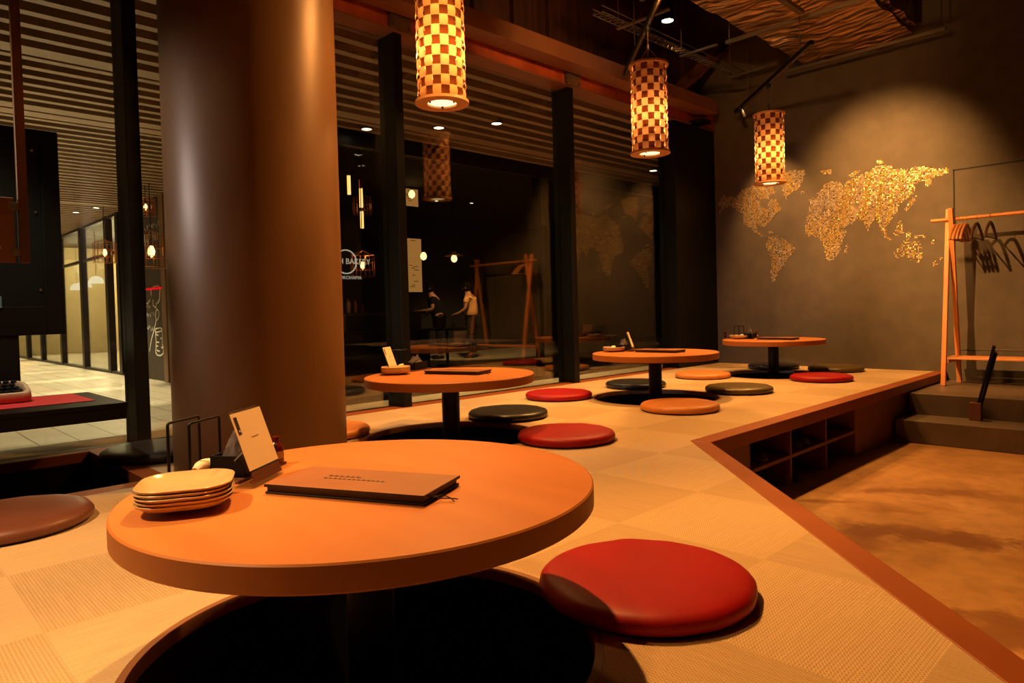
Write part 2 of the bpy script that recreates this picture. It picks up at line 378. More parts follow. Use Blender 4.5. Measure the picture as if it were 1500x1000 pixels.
# wooden edge boards
m = MB()
m.prism([(-1.80,EDGE_IN+1.80), (-1.70,EDGE_OUT+1.70), (-1.70,BY), (-1.80,BY)], -.07, .001)
m.build('edge_board', M['trim'], plat, 0, .004)
m = MB()
m.prism([(1.1,EDGE_IN-1.1), (1.1,EDGE_OUT-1.1), (-1.70,EDGE_OUT+1.70), (-1.80,EDGE_IN+1.80)], -.07, .0012)
m.build('edge_board', M['trim'], plat, 0, .004)
m = MB(); m.box((-4.08,.97,-.05), (-3.95,BY,.001)); m.build('edge_board', M['trim'], plat, 0)
m = MB(); m.box((-4.08,.885,-.05), (-3.0,.97,.001)); m.build('edge_board', M['trim'], plat, 0, .002)
m = MB(); m.box((-3.09,-1.5,-.05), (-3.0,.885,.001)); m.build('edge_board', M['trim'], plat, 0, .002)
m = MB(); m.box((-4.08,-1.5,-.05), (-4.0,.885,.001)); m.build('edge_board', M['trim'], plat, 0, .002)
# fascia under the diagonal edge and the far sides
m = MB(); m.prism([(1.08,EDGE_OUT-1.10), (1.06,EDGE_OUT-1.12), (-1.74,EDGE_OUT+1.68), (-1.72,EDGE_OUT+1.70)], FZ, -.07); m.box((1.06,-1.5,FZ), (1.1,.15,-.002)); m.box((-3.0,-1.5,FZ), (1.1,-1.46,-.002))
m.build('fascia', M['cubby'], plat, 0)
# rectangular leg well under the counter
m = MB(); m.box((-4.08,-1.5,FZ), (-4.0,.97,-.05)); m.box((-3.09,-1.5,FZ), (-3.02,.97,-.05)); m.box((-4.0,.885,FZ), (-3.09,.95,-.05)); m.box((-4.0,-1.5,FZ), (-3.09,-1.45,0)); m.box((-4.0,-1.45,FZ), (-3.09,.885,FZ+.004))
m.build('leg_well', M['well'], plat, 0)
for cx, cy in TAB:
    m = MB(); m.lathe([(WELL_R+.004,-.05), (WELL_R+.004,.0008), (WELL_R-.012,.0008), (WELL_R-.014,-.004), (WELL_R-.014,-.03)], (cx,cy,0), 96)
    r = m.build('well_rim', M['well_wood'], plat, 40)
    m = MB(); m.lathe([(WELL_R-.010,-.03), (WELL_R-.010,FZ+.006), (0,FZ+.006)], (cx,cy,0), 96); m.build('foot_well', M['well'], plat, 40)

# ------------------------------------------------------------------ shoe shelf in the platform side
sh = thing('shoe_shelf', 'open brown shoe cubbies built into the side of the platform', 'shelf', (-1.715,2.99,FZ))
H = .33
def sbox(name, y0, y1, z0, z1, x0=-.36, x1=0.0, mt='cubby'):
    q = MB(); q.box((x0,y0,z0), (x1,y1,z1)); return q.build(name, M[mt], sh, 0, .001)
sbox('side_panel', 0.0, .39, 0, H-.002)
sbox('side_panel', 1.915, 4.125, 0, H-.002)
for y in (.90, 1.41): sbox('divider', y-.008, y+.008, 0, H-.002)
sbox('divider', .39, .405, 0, H-.002); sbox('divider', 1.90, 1.915, 0, H-.002)
for a, b in ((.405,.892), (.908,1.402), (1.418,1.90)): sbox('shelf_board', a, b, .165, .185)
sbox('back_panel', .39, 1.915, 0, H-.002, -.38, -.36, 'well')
def make_shoe(label, x, y, z, rz, s=1):
    t = thing('shoe', label, 'shoe', (x,y,z), rz, 'shoes in the cubbies')
    q = MB(); foot = [(-.12,-.030), (-.10,-.036), (0,-.030), (.07,-.042), (.115,-.035), (.135,-.01), (.13,.02), (.09,.04), (0,.032), (-.10,.036), (-.12,.03)]
    q.prism([(a*s,b*s) for a,b in foot], 0, .022*s); q.build('sole', M['shoe_sole'], t, 0, .004)
    q = MB(); vs = []; n = len(foot)
    for k, (zz, sc_) in enumerate(((.022,.96), (.045,.92), (.062,.72))):
        for a, b in foot:
            hz = zz if (a < .03 or k == 0) else zz*.72 + .006
            vs.append(((a*(sc_ if a > 0 else .97))*s, b*sc_*s, hz*s))
    fs = [tuple(r*n+i for i in range(n)) for r in (2,)]
    for r in range(2):
        for i in range(n): j=(i+1)%n; fs.append((r*n+i, r*n+j, (r+1)*n+j, (r+1)*n+i))
    q.add(vs, fs); q.build('upper', M['shoe'], t, 60)
    return t
zsh = FZ+.185
make_shoe('dark shoe, left one of the pair on the middle upper cubby shelf', -1.88, 4.10, zsh+.001, .05)
make_shoe('dark shoe, right one of the pair on the middle upper cubby shelf', -1.88, 4.22, zsh+.001, -.05)
make_shoe('single dark shoe on the upper cubby shelf nearest the corner', -1.87, 3.62, zsh+.001, .1)
make_shoe('dark shoe on the floor of the middle lower cubby', -1.85, 4.02, FZ+.001, .12)

# ------------------------------------------------------------------ walls, ceiling
def wall(name, a, b, mt): q = MB(); q.box(a, b); return struct(q.build(name, M[mt], smooth=0))
wall('wall_back', (-4.15,BY,FZ-.1), (4.0,BY+.15,4.35), 'wall')
wall('wall_right', (4.0,-4.0,FZ-.1), (4.15,BY+.15,4.35), 'dark_wall')
wall('wall_front', (-4.15,-4.15,FZ-.1), (4.15,-4.0,4.35), 'dark_wall')
wall('ceiling', (-4.3,-4.15,4.25), (4.15,BY+.15,4.4), 'ceil')
q = MB(); q.box((-4.25,-4.0,2.86), (-4.15,BY,4.25))
y = -3.8
while y < BY-.3:
    q.box((-4.15,y,2.9), (-4.10,y+.22,4.25)); y += .44
struct(q.build('wall_left', M['upper'], smooth=0))
# steel above the windows: red-brown I beam, square channel in front of it
q = MB(); q.box((-4.15,-4.0,2.60), (-3.935,BY,2.614)); q.box((-4.15,-4.0,2.84), (-3.93,BY,2.865)); q.box((-4.08,-4.0,2.614), (-3.96,BY,2.80), 1)
o = struct(q.build('trim_1', [M['beam'], M['redbeam']], smooth=0)); o['label'] = 'red-brown steel beam over the windows'
q = MB(); q.box((-3.90,-4.0,2.695), (-3.72,6.80,2.83)); o = struct(q.build('trim_2', M['beam'], smooth=0, bevel=.006)); o['label'] = 'long brown square channel under the ceiling'
# window posts, panes
PY = [-4.0, -2.44, -.67, 1.10, 2.80, 4.63]
PW = .068
k = 0
for y in PY:
    k += 1
    q = MB(); q.box((-4.16,y,-.02), (-3.965,y+PW,2.60)); o = struct(q.build('window_post', M['frame'], smooth=0, bevel=.003))
    if y > 0:
        t = thing('beam_bracket', {1.10:'steel bracket joining beam and the post left of the pillar', 2.80:'steel gusset bracket on the post right of the pillar', 4.63:'steel gusset bracket topping the middle window post'}[y], 'bracket', (-3.93,y,2.60))
        q = MB(); q.box((0,-.05,0), (.012,PW+.05,.15)); q.box((-.1,-.05,.026), (.0,-.038,.15)); q.box((-.1,PW+.038,.026), (0,PW+.05,.15)); q.build('plate', M['bracket'], t, 0, .002)
        for yy in (-.03, PW+.03):
            for zz in (.03,.12):
                q = MB(); q.lathe([(0,.012), (.010,.012), (.010,0), (0,0)], n=6); b_ = q.build('bolt', M['galv'], t, 0); b_.location = (.012,yy,zz); b_.rotation_euler = (0,PI/2,0)
q = MB(); q.box((-4.16,6.30,-.02), (-3.955,BY,2.60)); q.box((-4.16,6.60,2.60), (-3.80,6.78,2.64)); struct(q.build('trim_3', M['frame'], smooth=0, bevel=.003))
edges = PY + [6.30]
for i in range(len(PY)):
    y0 = PY[i] + PW; y1 = edges[i+1]
    w = struct(bpy.data.objects.new('window_%d' % (i+1), None)); COL.objects.link(w)
    q = MB(); q.box((GX-.006,y0,.0), (GX+.006,y1,2.60)); q.build('pane', M['glass'], w, 0)
    q = MB(); q.box((GX-.03,y0,-.05), (GX+.02,y1,.002)); q.build('window_rail', M['frame'], w, 0)
# slim suspended post
# access door in the back wall
d = struct(bpy.data.objects.new('door_1', None)); COL.objects.link(d)
q = MB(); x0, x1, z0, z1 = -1.635, -.55, .206, 1.80
q.box((x0,BY-.004,z0), (x0+.010,BY,z1)); q.box((x1-.010,BY-.004,z0), (x1,BY,z1)); q.box((x0,BY-.004,z1-.010), (x1,BY,z1)); q.build('door_gap', M['black'], d, 0)
q = MB(); q.box((x0+.03,BY-.006,z0-.004), (x1,BY,z0+.006)); q.build('door_edge_strip', M['galv'], d, 0)
# stairs up to the rack landing
q = MB(); q.box((-1.69,5.98,FZ), (2.6,BY,-.073)); q.box((-1.69,5.64,FZ), (2.6,5.98,-.235)); o = struct(q.build('stair', M['step'], smooth=0, bevel=.004))

# ------------------------------------------------------------------ steel pillar
q = MB(); n = 96
q.lathe([(.372,0), (.372,4.25)], (-3.056,1.372,0), n); o = struct(q.build('pillar', M['pillar'], smooth=60))

# ------------------------------------------------------------------ tables
def make_table(i):
    t = thing('round_table', ['round wooden table nearest the camera, set with menu, card stand and plates',
        'round wooden table right of the steel pillar, on a black post',
        'round wooden table, third from the camera, before the middle window post',
        'round wooden table closest to the world map wall'][i], 'table', (*TAB[i], FZ+.006), 0, 'round tables on black posts')
    return t
def table_parts(t):
    z = -FZ - .006
    q = MB(); q.lathe([(0,z+ZT), (.447,z+ZT), (.45,z+ZT-.003)], n=128); q.build('tabletop', M['table'], t, 30)
    q = MB(); q.lathe([(.45,z+ZT-.003), (.45,z+ZT-.040), (.446,z+ZT-.044), (0,z+ZT-.044)], n=128); q.build('edge_band', M['table_edge'], t, 30)
    q = MB(); q.lathe([(.047,0.012), (.047,z+ZT-.044)], n=40); q.build('post', M['black'], t, 40)
    q = MB(); q.lathe([(0,.012), (.24,.012), (.245,.008), (.245,0), (0,0)], n=64); q.build('base_plate', M['black'], t, 40)
    q = MB(); q.lathe([(.09,z+ZT-.052), (.09,z+ZT-.044)], n=40); q.build('mounting_flange', M['black'], t, 40)
t0 = make_table(0); table_parts(t0)
for i in (1,2,3):
    t = make_table(i)
    for ch in t0.children:
        c = ch.copy(); c.parent = t; COL.objects.link(c)

# ------------------------------------------------------------------ seat cushions
R = .246
def cushion_meshes(seed):
    rnd = random.Random(seed); ph = [rnd.uniform(0, 6.28) for _ in range(6)]
    def jit(r, z, a):
        w = sum(math.sin((5+3*j)*a + ph[j]) for j in range(4))*.25
        k = 1 if r > R*.9 else .2
        return r + .0022*w*k, z + .0012*w*(1 if .01 < z < .05 else 0)
    prof = [(R*.955,.006), (R*.985,.011), (R,.022), (R*.992,.032), (R*.965,.041), (R*.91,.047), (R*.8,.0505), (R*.6,.0525), (R*.3,.0535), (0,.0538)]
    return prof, jit
CUSH = [
 (-.927,1.315,'red','big red leatherette cushion beside the nearest table'),
 (-2.745,.365,'brown','dark brown cushion left of the nearest table, beside the leg well'),
 (-3.605,1.085,'navy','black cushion at the end of the counter leg well, left of the pillar'),
 (-3.425,1.885,'orange','tan cushion mostly hidden behind the steel pillar'),
 (-3.064,2.935,'navy','black cushion overhanging the foot well of the table beside the pillar'),
 (-2.294,2.599,'red','red cushion in front of the table beside the pillar'),
 (-3.412,3.794,'red','red cushion between the second and third tables, near the window sill'),
 (-2.382,3.787,'orange','tan cushion in front of the third table'),
 (-3.351,4.677,'navy','black cushion behind the post of the third table'),
 (-2.516,4.821,'olive','olive cushion overhanging the third table foot well on its right'),
 (-3.276,5.609,'orange','tan cushion left of the foot well of the map wall table'),
 (-2.329,5.886,'red','red cushion right of the map wall table'),
 (-2.534,6.757,'olive','olive cushion against the map wall'),
 (-3.139,6.745,'navy','black cushion behind the post of the map wall table'),
]
for k, (x, y, c, lab) in enumerate(CUSH):
    t = thing('seat_cushion', lab, 'cushion', (x,y,.0005), random.uniform(0,6), 'round leatherette floor cushions')
    prof, jit = cushion_meshes(k)
    q = MB(); q.lathe(prof, n=80, jit=jit); q.build('cover', M[c], t, 80)
    q = MB(); q.lathe([(0,0), (R*.945,0), (R*.955,.007)], n=64); q.build('underside', M['under'], t, 60)

# ------------------------------------------------------------------ things on the tables
def plate_mesh(part):
    S = .158; z = 0
    q = MB(); n = 0; rings = []
    prof = [(.30,.0), (.34,.0), (.36,.004), (.62,.006), (.86,.011), (.97,.018), (1.0,.0215), (.985,.0225), (.955,.0205), (.84,.0145), (.6,.0095), (.0,.0085)] 
    vs = []; 
    for s, zz in prof:
        if s == 0: rings.append([len(vs)]); vs.append((0,0,zz)); continue
        r = []
        for (x, y) in rrect(S, S, S*.34, 8): r.append(len(vs)); vs.append((x*s, y*s, zz))
        rings.append(r)
    fs = [tuple(reversed(rings[0]))]
    for A, B in zip(rings, rings[1:]):
        nA = len(A)
        for i in range(nA):
            j = (i+1) % nA
            fs.append((A[i], A[j], B[0]) if len(B) == 1 else (A[i], A[j], B[j], B[i]))
    q.add(vs, fs); return q
PL0 = None
STACK = ['the nearest table', 'the table beside the pillar', 'the third table', 'the map wall table']
def plates(i, x, y, n, rz):
    global PL0
    names = {5:['bottom plate','second plate from the bottom','middle plate','second plate from the top','top plate'], 4:['bottom plate','second plate from the bottom','third plate from the bottom','top plate'], 3:['bottom plate','middle plate','top plate']}[n]
    for k in range(n):
        lab = '%s of the tan ceramic stack on %s' % (names[k], STACK[i])
        if PL0 is None: o = plate_mesh(0).build('plate', M['plate'], smooth=50); PL0 = o
        else: o = PL0.copy(); COL.objects.link(o)
        o.location = (x + random.uniform(-.0015,.0015), y + random.uniform(-.0015,.0015), ZT + .0005 + k*.0066); o.rotation_euler = (0,0,rz + random.uniform(-.03,.03))
        tag(o, lab, 'plate', 'small tan plates stacked on the tables')
plates(0, -1.283, .431, 5, math.radians(64))
plates(1, -3.150, 2.175, 4, math.radians(55))
plates(2, -3.185, 4.175, 3, math.radians(50))
plates(3, -3.215, 6.175, 3, math.radians(50))

# card in a leaning acrylic stand: local +x is the card's width, it leans back towards +y
def stand(i, x, y, ang, w=.122, hgt=.158):
    t = thing('card_stand', 'leaning clear acrylic card stand on %s' % STACK[i], 'card stand', (x,y,ZT+.0005), ang, 'acrylic card stands on the tables')
    tilt = math.radians(19)
    q = MB(); q.box((-w/2,0,.0), (w/2,.042,.003)); q.build('base', M['acrylic'], t, 0)
    Mx = Matrix.Rotation(-tilt, 4, 'X')
    q = MB(); q.box((-w/2,-.0015,.0), (w/2,.0045,hgt), M=Mx); q.build('sheet', M['acrylic'], t, 0)
    q = MB(); q.box((-w/2+.002,-.0025,.034), (w/2-.002,-.0017,hgt-.006), M=Mx); c = q.build('card', M['card'], t, 0)
    c['label'] = 'cream paper card'
    q = MB(); q.box((-w/2+.009,-.0031,hgt-.050), (-w/2+.020,-.0026,hgt-.014), M=Mx); q.build('printed_tab', M['ink'], c, 0)
    q = MB(); q.box((-w/2+.013,-.0035,hgt-.045), (-w/2+.017,-.0032,hgt-.041), M=Mx); q.build('printed_dot', M['card'], c, 0)
    q = MB(); q.box((-.012,-.0030,hgt-.062), (.016,-.0026,hgt-.060), M=Mx); q.build('printed_line', M['grey_ink'], c, 0)
    # dark strip put in for the reflection low in the acrylic
    q = MB(); q.box((-w/2+.004,-.0026,.008), (w/2-.004,-.0018,.030), M=Mx); q.build('reflection_strip', M['tray'], t, 0)
    return t
def ang_from(a, b): return math.atan2(b[1]-a[1], b[0]-a[0])
stand(0, -1.3525, .6165, ang_from((-1.313,.566), (-1.392,.667)))
stand(1, -3.245, 2.235, math.radians(125))
stand(2, -3.075, 4.285, math.radians(120))
stand(3, -3.075, 6.200, math.radians(118))

def menu(i, x, y, ang, w=.335, dp=.150):
    """local origin = front left corner, +x along the front edge, +y away"""
    t = thing('menu_folder', 'brown leather menu folder lying on %s' % STACK[i], 'menu', (x,y,ZT+.0005), ang, 'menu folders on the tables')
    q = MB(); q.box((0,0,0), (w,dp,.004)); q.build('lower_cover', M['menu_dark'], t, 0, .001)
    q = MB(); q.box((.003,.003,.004), (w-.004,dp-.003,.0135)); q.build('pages', M['menu_dark'], t, 0)
    q = MB(); q.box((0,-.002,.0135), (w+.002,dp,.0185)); u = q.build('upper_cover', M['menu'], t, 0, .0012); u['label'] = 'brown leather upper cover'
    q = MB(); q.box((0,-.0024,.0132), (w+.0024,-.0019,.0186)); q.box((w+.0019,-.0024,.0132), (w+.0024,dp,.0186)); q.build('cover_edge', M['menu_dark'], u, 0)
    # embossed two-line title, worn beyond reading
    rnd = random.Random(3); q = MB()
    for row, (yy, hh, n0) in enumerate(((.083,.011,6), (.066,.008,13))):
        xx = .085
        for k in range(n0):
            ww = rnd.uniform(.005,.009) if row else rnd.uniform(.008,.012)
            q.box((xx,yy,.0185), (xx+ww,yy+hh*rnd.uniform(.3,.55),.0189)); q.box((xx,yy,.0185), (xx+.002,yy+hh,.0189)); xx += ww + .003
    q.build('embossed_title', M['menu_dark'], u, 0)
    for s in (0, 1):
        q = MB(); q.tube([(w-.01,.02,.012), (w+.006,.024,.011), (w+.02,.034+.006*s,.006+.004*s), (w+.034,.045-.006*s,.004+.002*s), (w+.044,.048-.016*s,.0025)], .0011, 6); q.build('ribbon_cord', M['menu_dark'], t, 60)
    return t
menu(0, -1.262, .566, math.radians(25.8))
menu(1, -3.010, 2.262, math.radians(19))
menu(2, -3.005, 4.190, math.radians(4))
menu(3, -2.985, 6.080, math.radians(-2))

def caddy(i, x, y, ang):
    """wooden tray with two wire dividers and a black box; local +x runs from the dividers' front leg line to the back"""
    t = thing('table_caddy', 'black box caddy with wire dividers on %s' % STACK[i], 'caddy', (x,y,ZT+.0005), ang, 'caddies on the tables')
    q = MB(); q.box((-.055,-.121,0), (.132,.05,.006)); q.build('tray', M['tray'], t, 0, .002)
    for k, yy in enumerate((.045, -.005)):
        q = MB(); x0 = -.045 + .0*k; x1 = x0 + .10; r = .006; zt = .119
        pts = [(x0,yy,.006), (x0,yy,zt-r)] + [(x0+r-r*math.cos(a), yy, zt-r+r*math.sin(a)) for a in (PI/6,PI/3,PI/2)] + [(x1-r+r*math.sin(a), yy, zt-r+r*math.cos(a)) for a in (0,PI/6,PI/3,PI/2)] + [(x1,yy,.006)]
        q.tube(pts, .0032, 8); q.build('wire_divider', M['black'], t, 50)
    q = MB(); bx0, bx1, by0, by1, hz = -.03, .094, -.12, -.04, .050
    q.box((bx0,by0,.008), (bx1,by0+.004,hz)); q.box((bx0,by1-.004,.008), (bx1,by1,hz)); q.box((bx0,by0,.008), (bx0+.004,by1,hz)); q.box((bx1-.004,by0,.008), (bx1,by1,hz)); q.box((bx0,by0,.008), (bx1,by1,.014))
    q.build('box', M['kiosk'], t, 0, .001)
    c, s = math.cos(ang), math.sin(ang)
    def W(lx, ly, lz): return (x + lx*c - ly*s, y + lx*s + ly*c, ZT + lz)
    # rolled white towel, bundled grey cloth, small red bottle resting in the box
    o = bpy.data.objects.new; 
    tw = thing('rolled_towel', 'white rolled hand towel in the caddy on %s' % STACK[i], 'towel', W(-.020,-.021,.024), ang + PI/2, 'hand towels in the caddies')
    q = MB(); rnd = random.Random(i)
    q.tube([(-.004,-.034,-.004), (-.002,-.018,.002), (0,0,.004), (.001,.016,.003), (.002,.028,-.002)], [.009,.0135,.0145,.0135,.009], 12); ob = q.build('towel_roll', M['towel'], tw, 70)
    q = MB(); q.lathe([(0,.0), (.011,.0), (.011,.004), (0,.004)], n=14); e = q.build('dark_band', M['menu_dark'], tw, 40); e.location = (-.004,-.035,-.004); e.rotation_euler = (PI/2.4,0,.2)
    cl = thing('folded_cloth', 'grey purple cloth bundle stuffed in the caddy on %s' % STACK[i], 'cloth', W(.026,-.080,.056), ang, 'cloth bundles in the caddies')
    q = MB(); n = 26; rings = []; vs = []; 
    for k in range(9):
        f = k/8; zz = -.030 + .068*f; rr = (1-.55*f)*(1 if k < 8 else .02)*(1+.12*math.sin(5*f+i)) if k else .92
        for j in range(n):
            a = 2*PI*j/n; w = 1 + .12*math.sin(3*a+i+3*f) + .09*math.sin(7*a+6*f+i*2) + .05*math.sin(11*a-8*f)
            vs.append((.049*rr*w*math.cos(a), .031*rr*w*math.sin(a), zz*(1.1 if i == 0 else .55) + (.018*math.sin(2*a+1.6) + .009*math.sin(5*a+3*f))*f*(rr > .05)))
    fs = [(k*n+j, k*n+(j+1)%n, (k+1)*n+(j+1)%n, (k+1)*n+j) for k in range(8) for j in range(n)] + [tuple(reversed(range(n)))]
    q.add(vs, fs); o2 = q.build('cloth_bundle', M['cloth'], cl, 80)
    q = MB(); q.tube([(-.075,-.03,-.012), (-.05,-.036,.002), (-.02,-.038,.012), (.0,-.037,.016)], [.003,.005,.005,.003], 8); q.build('loose_strap', M['menu_dark'], cl, 60)
    if i in (0, 3):
        b = thing('sauce_bottle', 'small red capped bottle at the end of the caddy on %s' % STACK[i], 'bottle', W(.116,-.104,.0065), ang, 'red bottles by the caddies')
        q = MB(); q.lathe([(0,0), (.016,0), (.017,.003), (.017,.034), (.012,.042), (.0085,.046), (0,.046)], n=24); q.build('glass_body', M['bottle'], b, 40)
        q = MB(); q.lathe([(.0172,.010), (.0172,.026)], n=24); q.build('paper_label', M['label'], b, 40)
        q = MB(); q.lathe([(0,.058), (.0085,.058), (.009,.056), (.009,.046), (0,.046)], n=20); q.build('cap', M['bottle'], b, 40)
caddy(0, -1.507, .5410, math.radians(124))
caddy(1, -3.325, 2.335, math.radians(107))
caddy(2, -3.262, 4.262, math.radians(100))
caddy(3, -3.23, 6.25, math.radians(92))

# ------------------------------------------------------------------ woven pendant lanterns
LZ = 1.760; LH = .64; LR = .1235
def lantern(i, lab, zc):
    cx, cy = TAB[i]
    t = thing('pendant_lantern', lab, 'pendant lamp', (cx,cy,LZ), math.radians(20*i), 'woven wood pendant lanterns')
    return t
def lantern_parts(t, zc):
    NC, NR = 18, 12; h = (LH-.03)/NR; z0 = .016
    lit = MB(); drk = MB()
    for c in range(NC):
        for r in range(NR):
            a0 = 2*PI*c/NC; a1 = 2*PI*(c+1)/NC
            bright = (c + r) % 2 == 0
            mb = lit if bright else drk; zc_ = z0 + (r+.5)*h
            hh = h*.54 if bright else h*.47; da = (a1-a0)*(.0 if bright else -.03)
            nA, nZ = 4, 5; vs = []
            for u in range(nA+1):
                a = a0 + da + (a1-a0-2*da)*u/nA
                for v in range(nZ+1):
                    f = v/nZ*2-1; zz = zc_ + hh*f
                    bul = (1-f*f)*.0065 if bright else -(1-f*f)*.0065
                    rr = LR + bul; vs.append((rr*math.cos(a), rr*math.sin(a), zz))
            w = nZ+1
            mb.add(vs, [(u*w+v, (u+1)*w+v, (u+1)*w+v+1, u*w+v+1) for u in range(nA) for v in range(nZ)])
    lit.build('outer_veneer_weave', M['veneer'], t, 30)
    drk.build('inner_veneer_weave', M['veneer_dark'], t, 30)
    q = MB(); q.lathe([(.142,.0), (.142,.014), (.078,.014), (.078,.0), (.142,.0)], n=64); q.build('bottom_ring', M['ring'], t, 30)
    q = MB(); q.lathe([(.142,LH-.014), (.142,LH), (.095,LH), (.095,LH-.014), (.142,LH-.014)], n=64); q.build('top_ring', M['ring'], t, 30)
    q = MB(); q.lathe([(0,.012), (.079,.012), (.079,.010), (0,.010)], n=48); q.build('diffuser', M['diffuser'], t, 0)
    q = MB()
    for a in (0, 2.09, 4.19): q.box((.072*math.cos(a)-.004,.072*math.sin(a)-.004,-.004), (.072*math.cos(a)+.004,.072*math.sin(a)+.004,.016))
    q.build('diffuser_clip', M['black'], t, 0)
    q = MB(); q.lathe([(0,.22), (.012,.225), (.024,.245), (.03,.27), (.028,.295), (.016,.325), (.0135,.335), (0,.335)], n=24); q.build('bulb', M['bulb'], t, 60)
    q = MB(); q.lathe([(.018,.334), (.018,.40), (.006,.405), (.004,LH+.10)], n=20); q.build('bulb_holder', M['black'], t, 30)
    q = MB()
    for a in (.3, .3+2*PI/3, .3+4*PI/3): q.tube([(.118*math.cos(a),.118*math.sin(a),LH), (0,0,LH+.125)], .0016, 6)
    q.build('suspension_wire', M['wire'], t, 40)
    q = MB(); q.tube([(0,0,LH+.10), (0,0,LH+.25)], .005, 8); q.lathe([(.012,LH+.11), (.012,LH+.14), (0,LH+.14)], n=12); q.build('cord', M['wire'], t, 40)
    q = MB(); q.lathe([(0,LH+.24), (.022,LH+.24), (.022,LH+.275), (0,LH+.275)], n=16); q.build('track_adapter', M['black'], t, 40)
LAMPS = [lantern(1, 'woven lantern above the table beside the pillar, its top cut off by the frame', 0)]
lantern_parts(LAMPS[0], 0)
for i, lab in ((2, 'woven lantern hanging before the beam, above the third table'), (3, 'woven lantern hanging in front of the world map wall'), (0, 'woven lantern hanging directly above the nearest table')):
    t = lantern(i, lab, 0); LAMPS.append(t)
    for ch in LAMPS[0].children:
        c = ch.copy(); c.parent = t; COL.objects.link(c)
# lighting tracks they hang from (45 degrees to the walls)
TZ = LZ + LH + .275
def track(i, a, b, lab):
    cx, cy = TAB[i]; u = Vector((1,-1,0)).normalized()
    p = Vector((cx,cy,TZ+.017)) + u*a; q_ = Vector((cx,cy,TZ+.017)) + u*b
    t = thing('lighting_track', lab, 'lighting track', (cx,cy,TZ), 0, 'ceiling lighting tracks')
    o0 = Vector((cx,cy,TZ))
    q = MB(); q.bar(p-o0, q_-o0, .036, .034); q.build('rail', M['black'], t, 0, .002)
    q = MB(); q.bar(p-o0-Vector((0,0,.0175)), q_-o0-Vector((0,0,.0175)), .012, .003); q.build('contact_strip', M['bracket'], t, 0)
    for f in (.2, .88):
        w = p.lerp(q_, f) - o0; q = MB(); under = abs(w.x+cx+2.40) < .56 and 2.0 < w.y+cy < 7.0; q.tube([w, (w.x,w.y,(2.99 if under else 4.25)-TZ)], .004, 6); q.build('hanger_rod', M['wire'], t, 40)
track(3, -.95, .95, 'black lighting track above the lantern by the map wall')
track(2, -1.05, 1.5, 'black lighting track above the lantern of the third table')
track(1, -.9, 1.5, 'black lighting track above the lantern beside the pillar')
track(0, -1.2, 1.5, 'black lighting track above the nearest table')
def trackspot(lab, x, y, z, aim):
    t = thing('track_spotlight', lab, 'spotlight', (x,y,z), 0, 'small black track spotlights')
    q = MB(); q.tube([(0,0,0), (0,0,-.03)], .011, 10); q.build('stem', M['black'], t, 40)
    d = (Vector(aim)-Vector((x,y,z-.03))).normalized()
    q = MB(); q.tube([Vector((0,0,-.03))-d*.04, Vector((0,0,-.03))+d*.07], .022, 16, cap=False); q.tube([Vector((0,0,-.03))-d*.045, Vector((0,0,-.03))-d*.04], .022, 16); q.build('can', M['black'], t, 40)
    q = MB(); q.tube([Vector((0,0,-.03))+d*.055, Vector((0,0,-.03))+d*.058], .020, 16); q.build('lens', M['diffuser'], t, 40)
trackspot('small black spotlight under the track beside the map wall lantern', -3.42, 6.72, TZ-.001, (-3.0,7.1,1.3))

# ------------------------------------------------------------------ overhead services
t = thing('cable_tray', 'thin lattice cable tray hung under the ceiling before the windows', 'cable tray', (-3.36,4.30,2.95))
q = MB(); Lc = 2.35
for xx in (-.045,.045): q.bar((xx,0,0), (xx,Lc,0), .006, .006); q.bar((xx,0,.045), (xx,Lc,.045), .006, .006)
q.build('side_rail', M['galv'], t, 0)
q = MB(); n = 36
for k in range(n):
    y = Lc*k/n; q.bar((-.045,y,0), (.045,y+.03,0), .004, .004); q.bar((.045,y+.03,0), (-.045,y+Lc/n,0), .004, .004); q.bar((-.045,y,0), (-.045,y+.03,.045), .004, .004)
q.build('lattice', M['galv'], t, 0)
for y in (.35,1.3,2.2):
    q = MB(); q.tube([(-.06,y,0), (-.06,y,1.30)], .005, 6); q.build('hanger_rod', M['wire'], t, 40)
    q = MB(); q.bar((-.075,y,-.008), (.3 if y > .4 else .42,y,-.008), .03, .014); q.build('support_strut', M['galv'], t, 0)
t = thing('diagonal_brace', 'brown steel brace slanting up from the channel to the map wall', 'steel brace', (-3.80,6.15,2.84))
q = MB(); q.bar((0,0,0), (.02,.93,.66), .014, .13, up=(0,-.58,.8)); q.bar((.035,.02,-.0),(.055,.93,.66), .07, .012, up=(0,-.58,.8)); q.build('angle_bar', M['beam'], t, 0)
q = MB(); q.box((-.02,-.12,-.008), (.06,.12,.004)); q.build('foot_plate', M['bracket'], t, 0)
t = thing('air_duct', 'wide foil wrapped air duct under the ceiling by the map wall', 'air duct', (-2.40,7.0,3.06))
q = MB(); rnd = random.Random(5)
nx, ny = 26, 84; W2, LD, HD = .53, 5.0, .42; vs = []
per = []
for k in range(nx+1): per.append((-W2+2*W2*k/nx, 0))
for k in range(1, 9): per.append((W2, HD*k/8))
for k in range(1, nx+1): per.append((W2-2*W2*k/nx, HD))
for k in range(1, 8): per.append((-W2, HD-HD*k/8))
from mathutils import noise as mnoise
for j in range(ny+1):
    y = -LD*j/ny
    for (x, z) in per:
        e = .028*mnoise.noise(Vector((x*2.2+y*.8, y*3.5, z*3))) + .020*mnoise.noise(Vector((x*6+y*3.0, y*9, z*8+4)))
        dx = (1 if x > W2-.01 else -1 if x < -W2+.01 else 0); dz = (1 if z > HD-.01 else -1 if z < .01 else 0)
        cr = .05 if dx and dz else 0
        vs.append((x + dx*(e-cr), y, z + dz*(e*1.2-cr) - (.03*math.cos(x/W2*1.4) if dz < 0 else 0)))
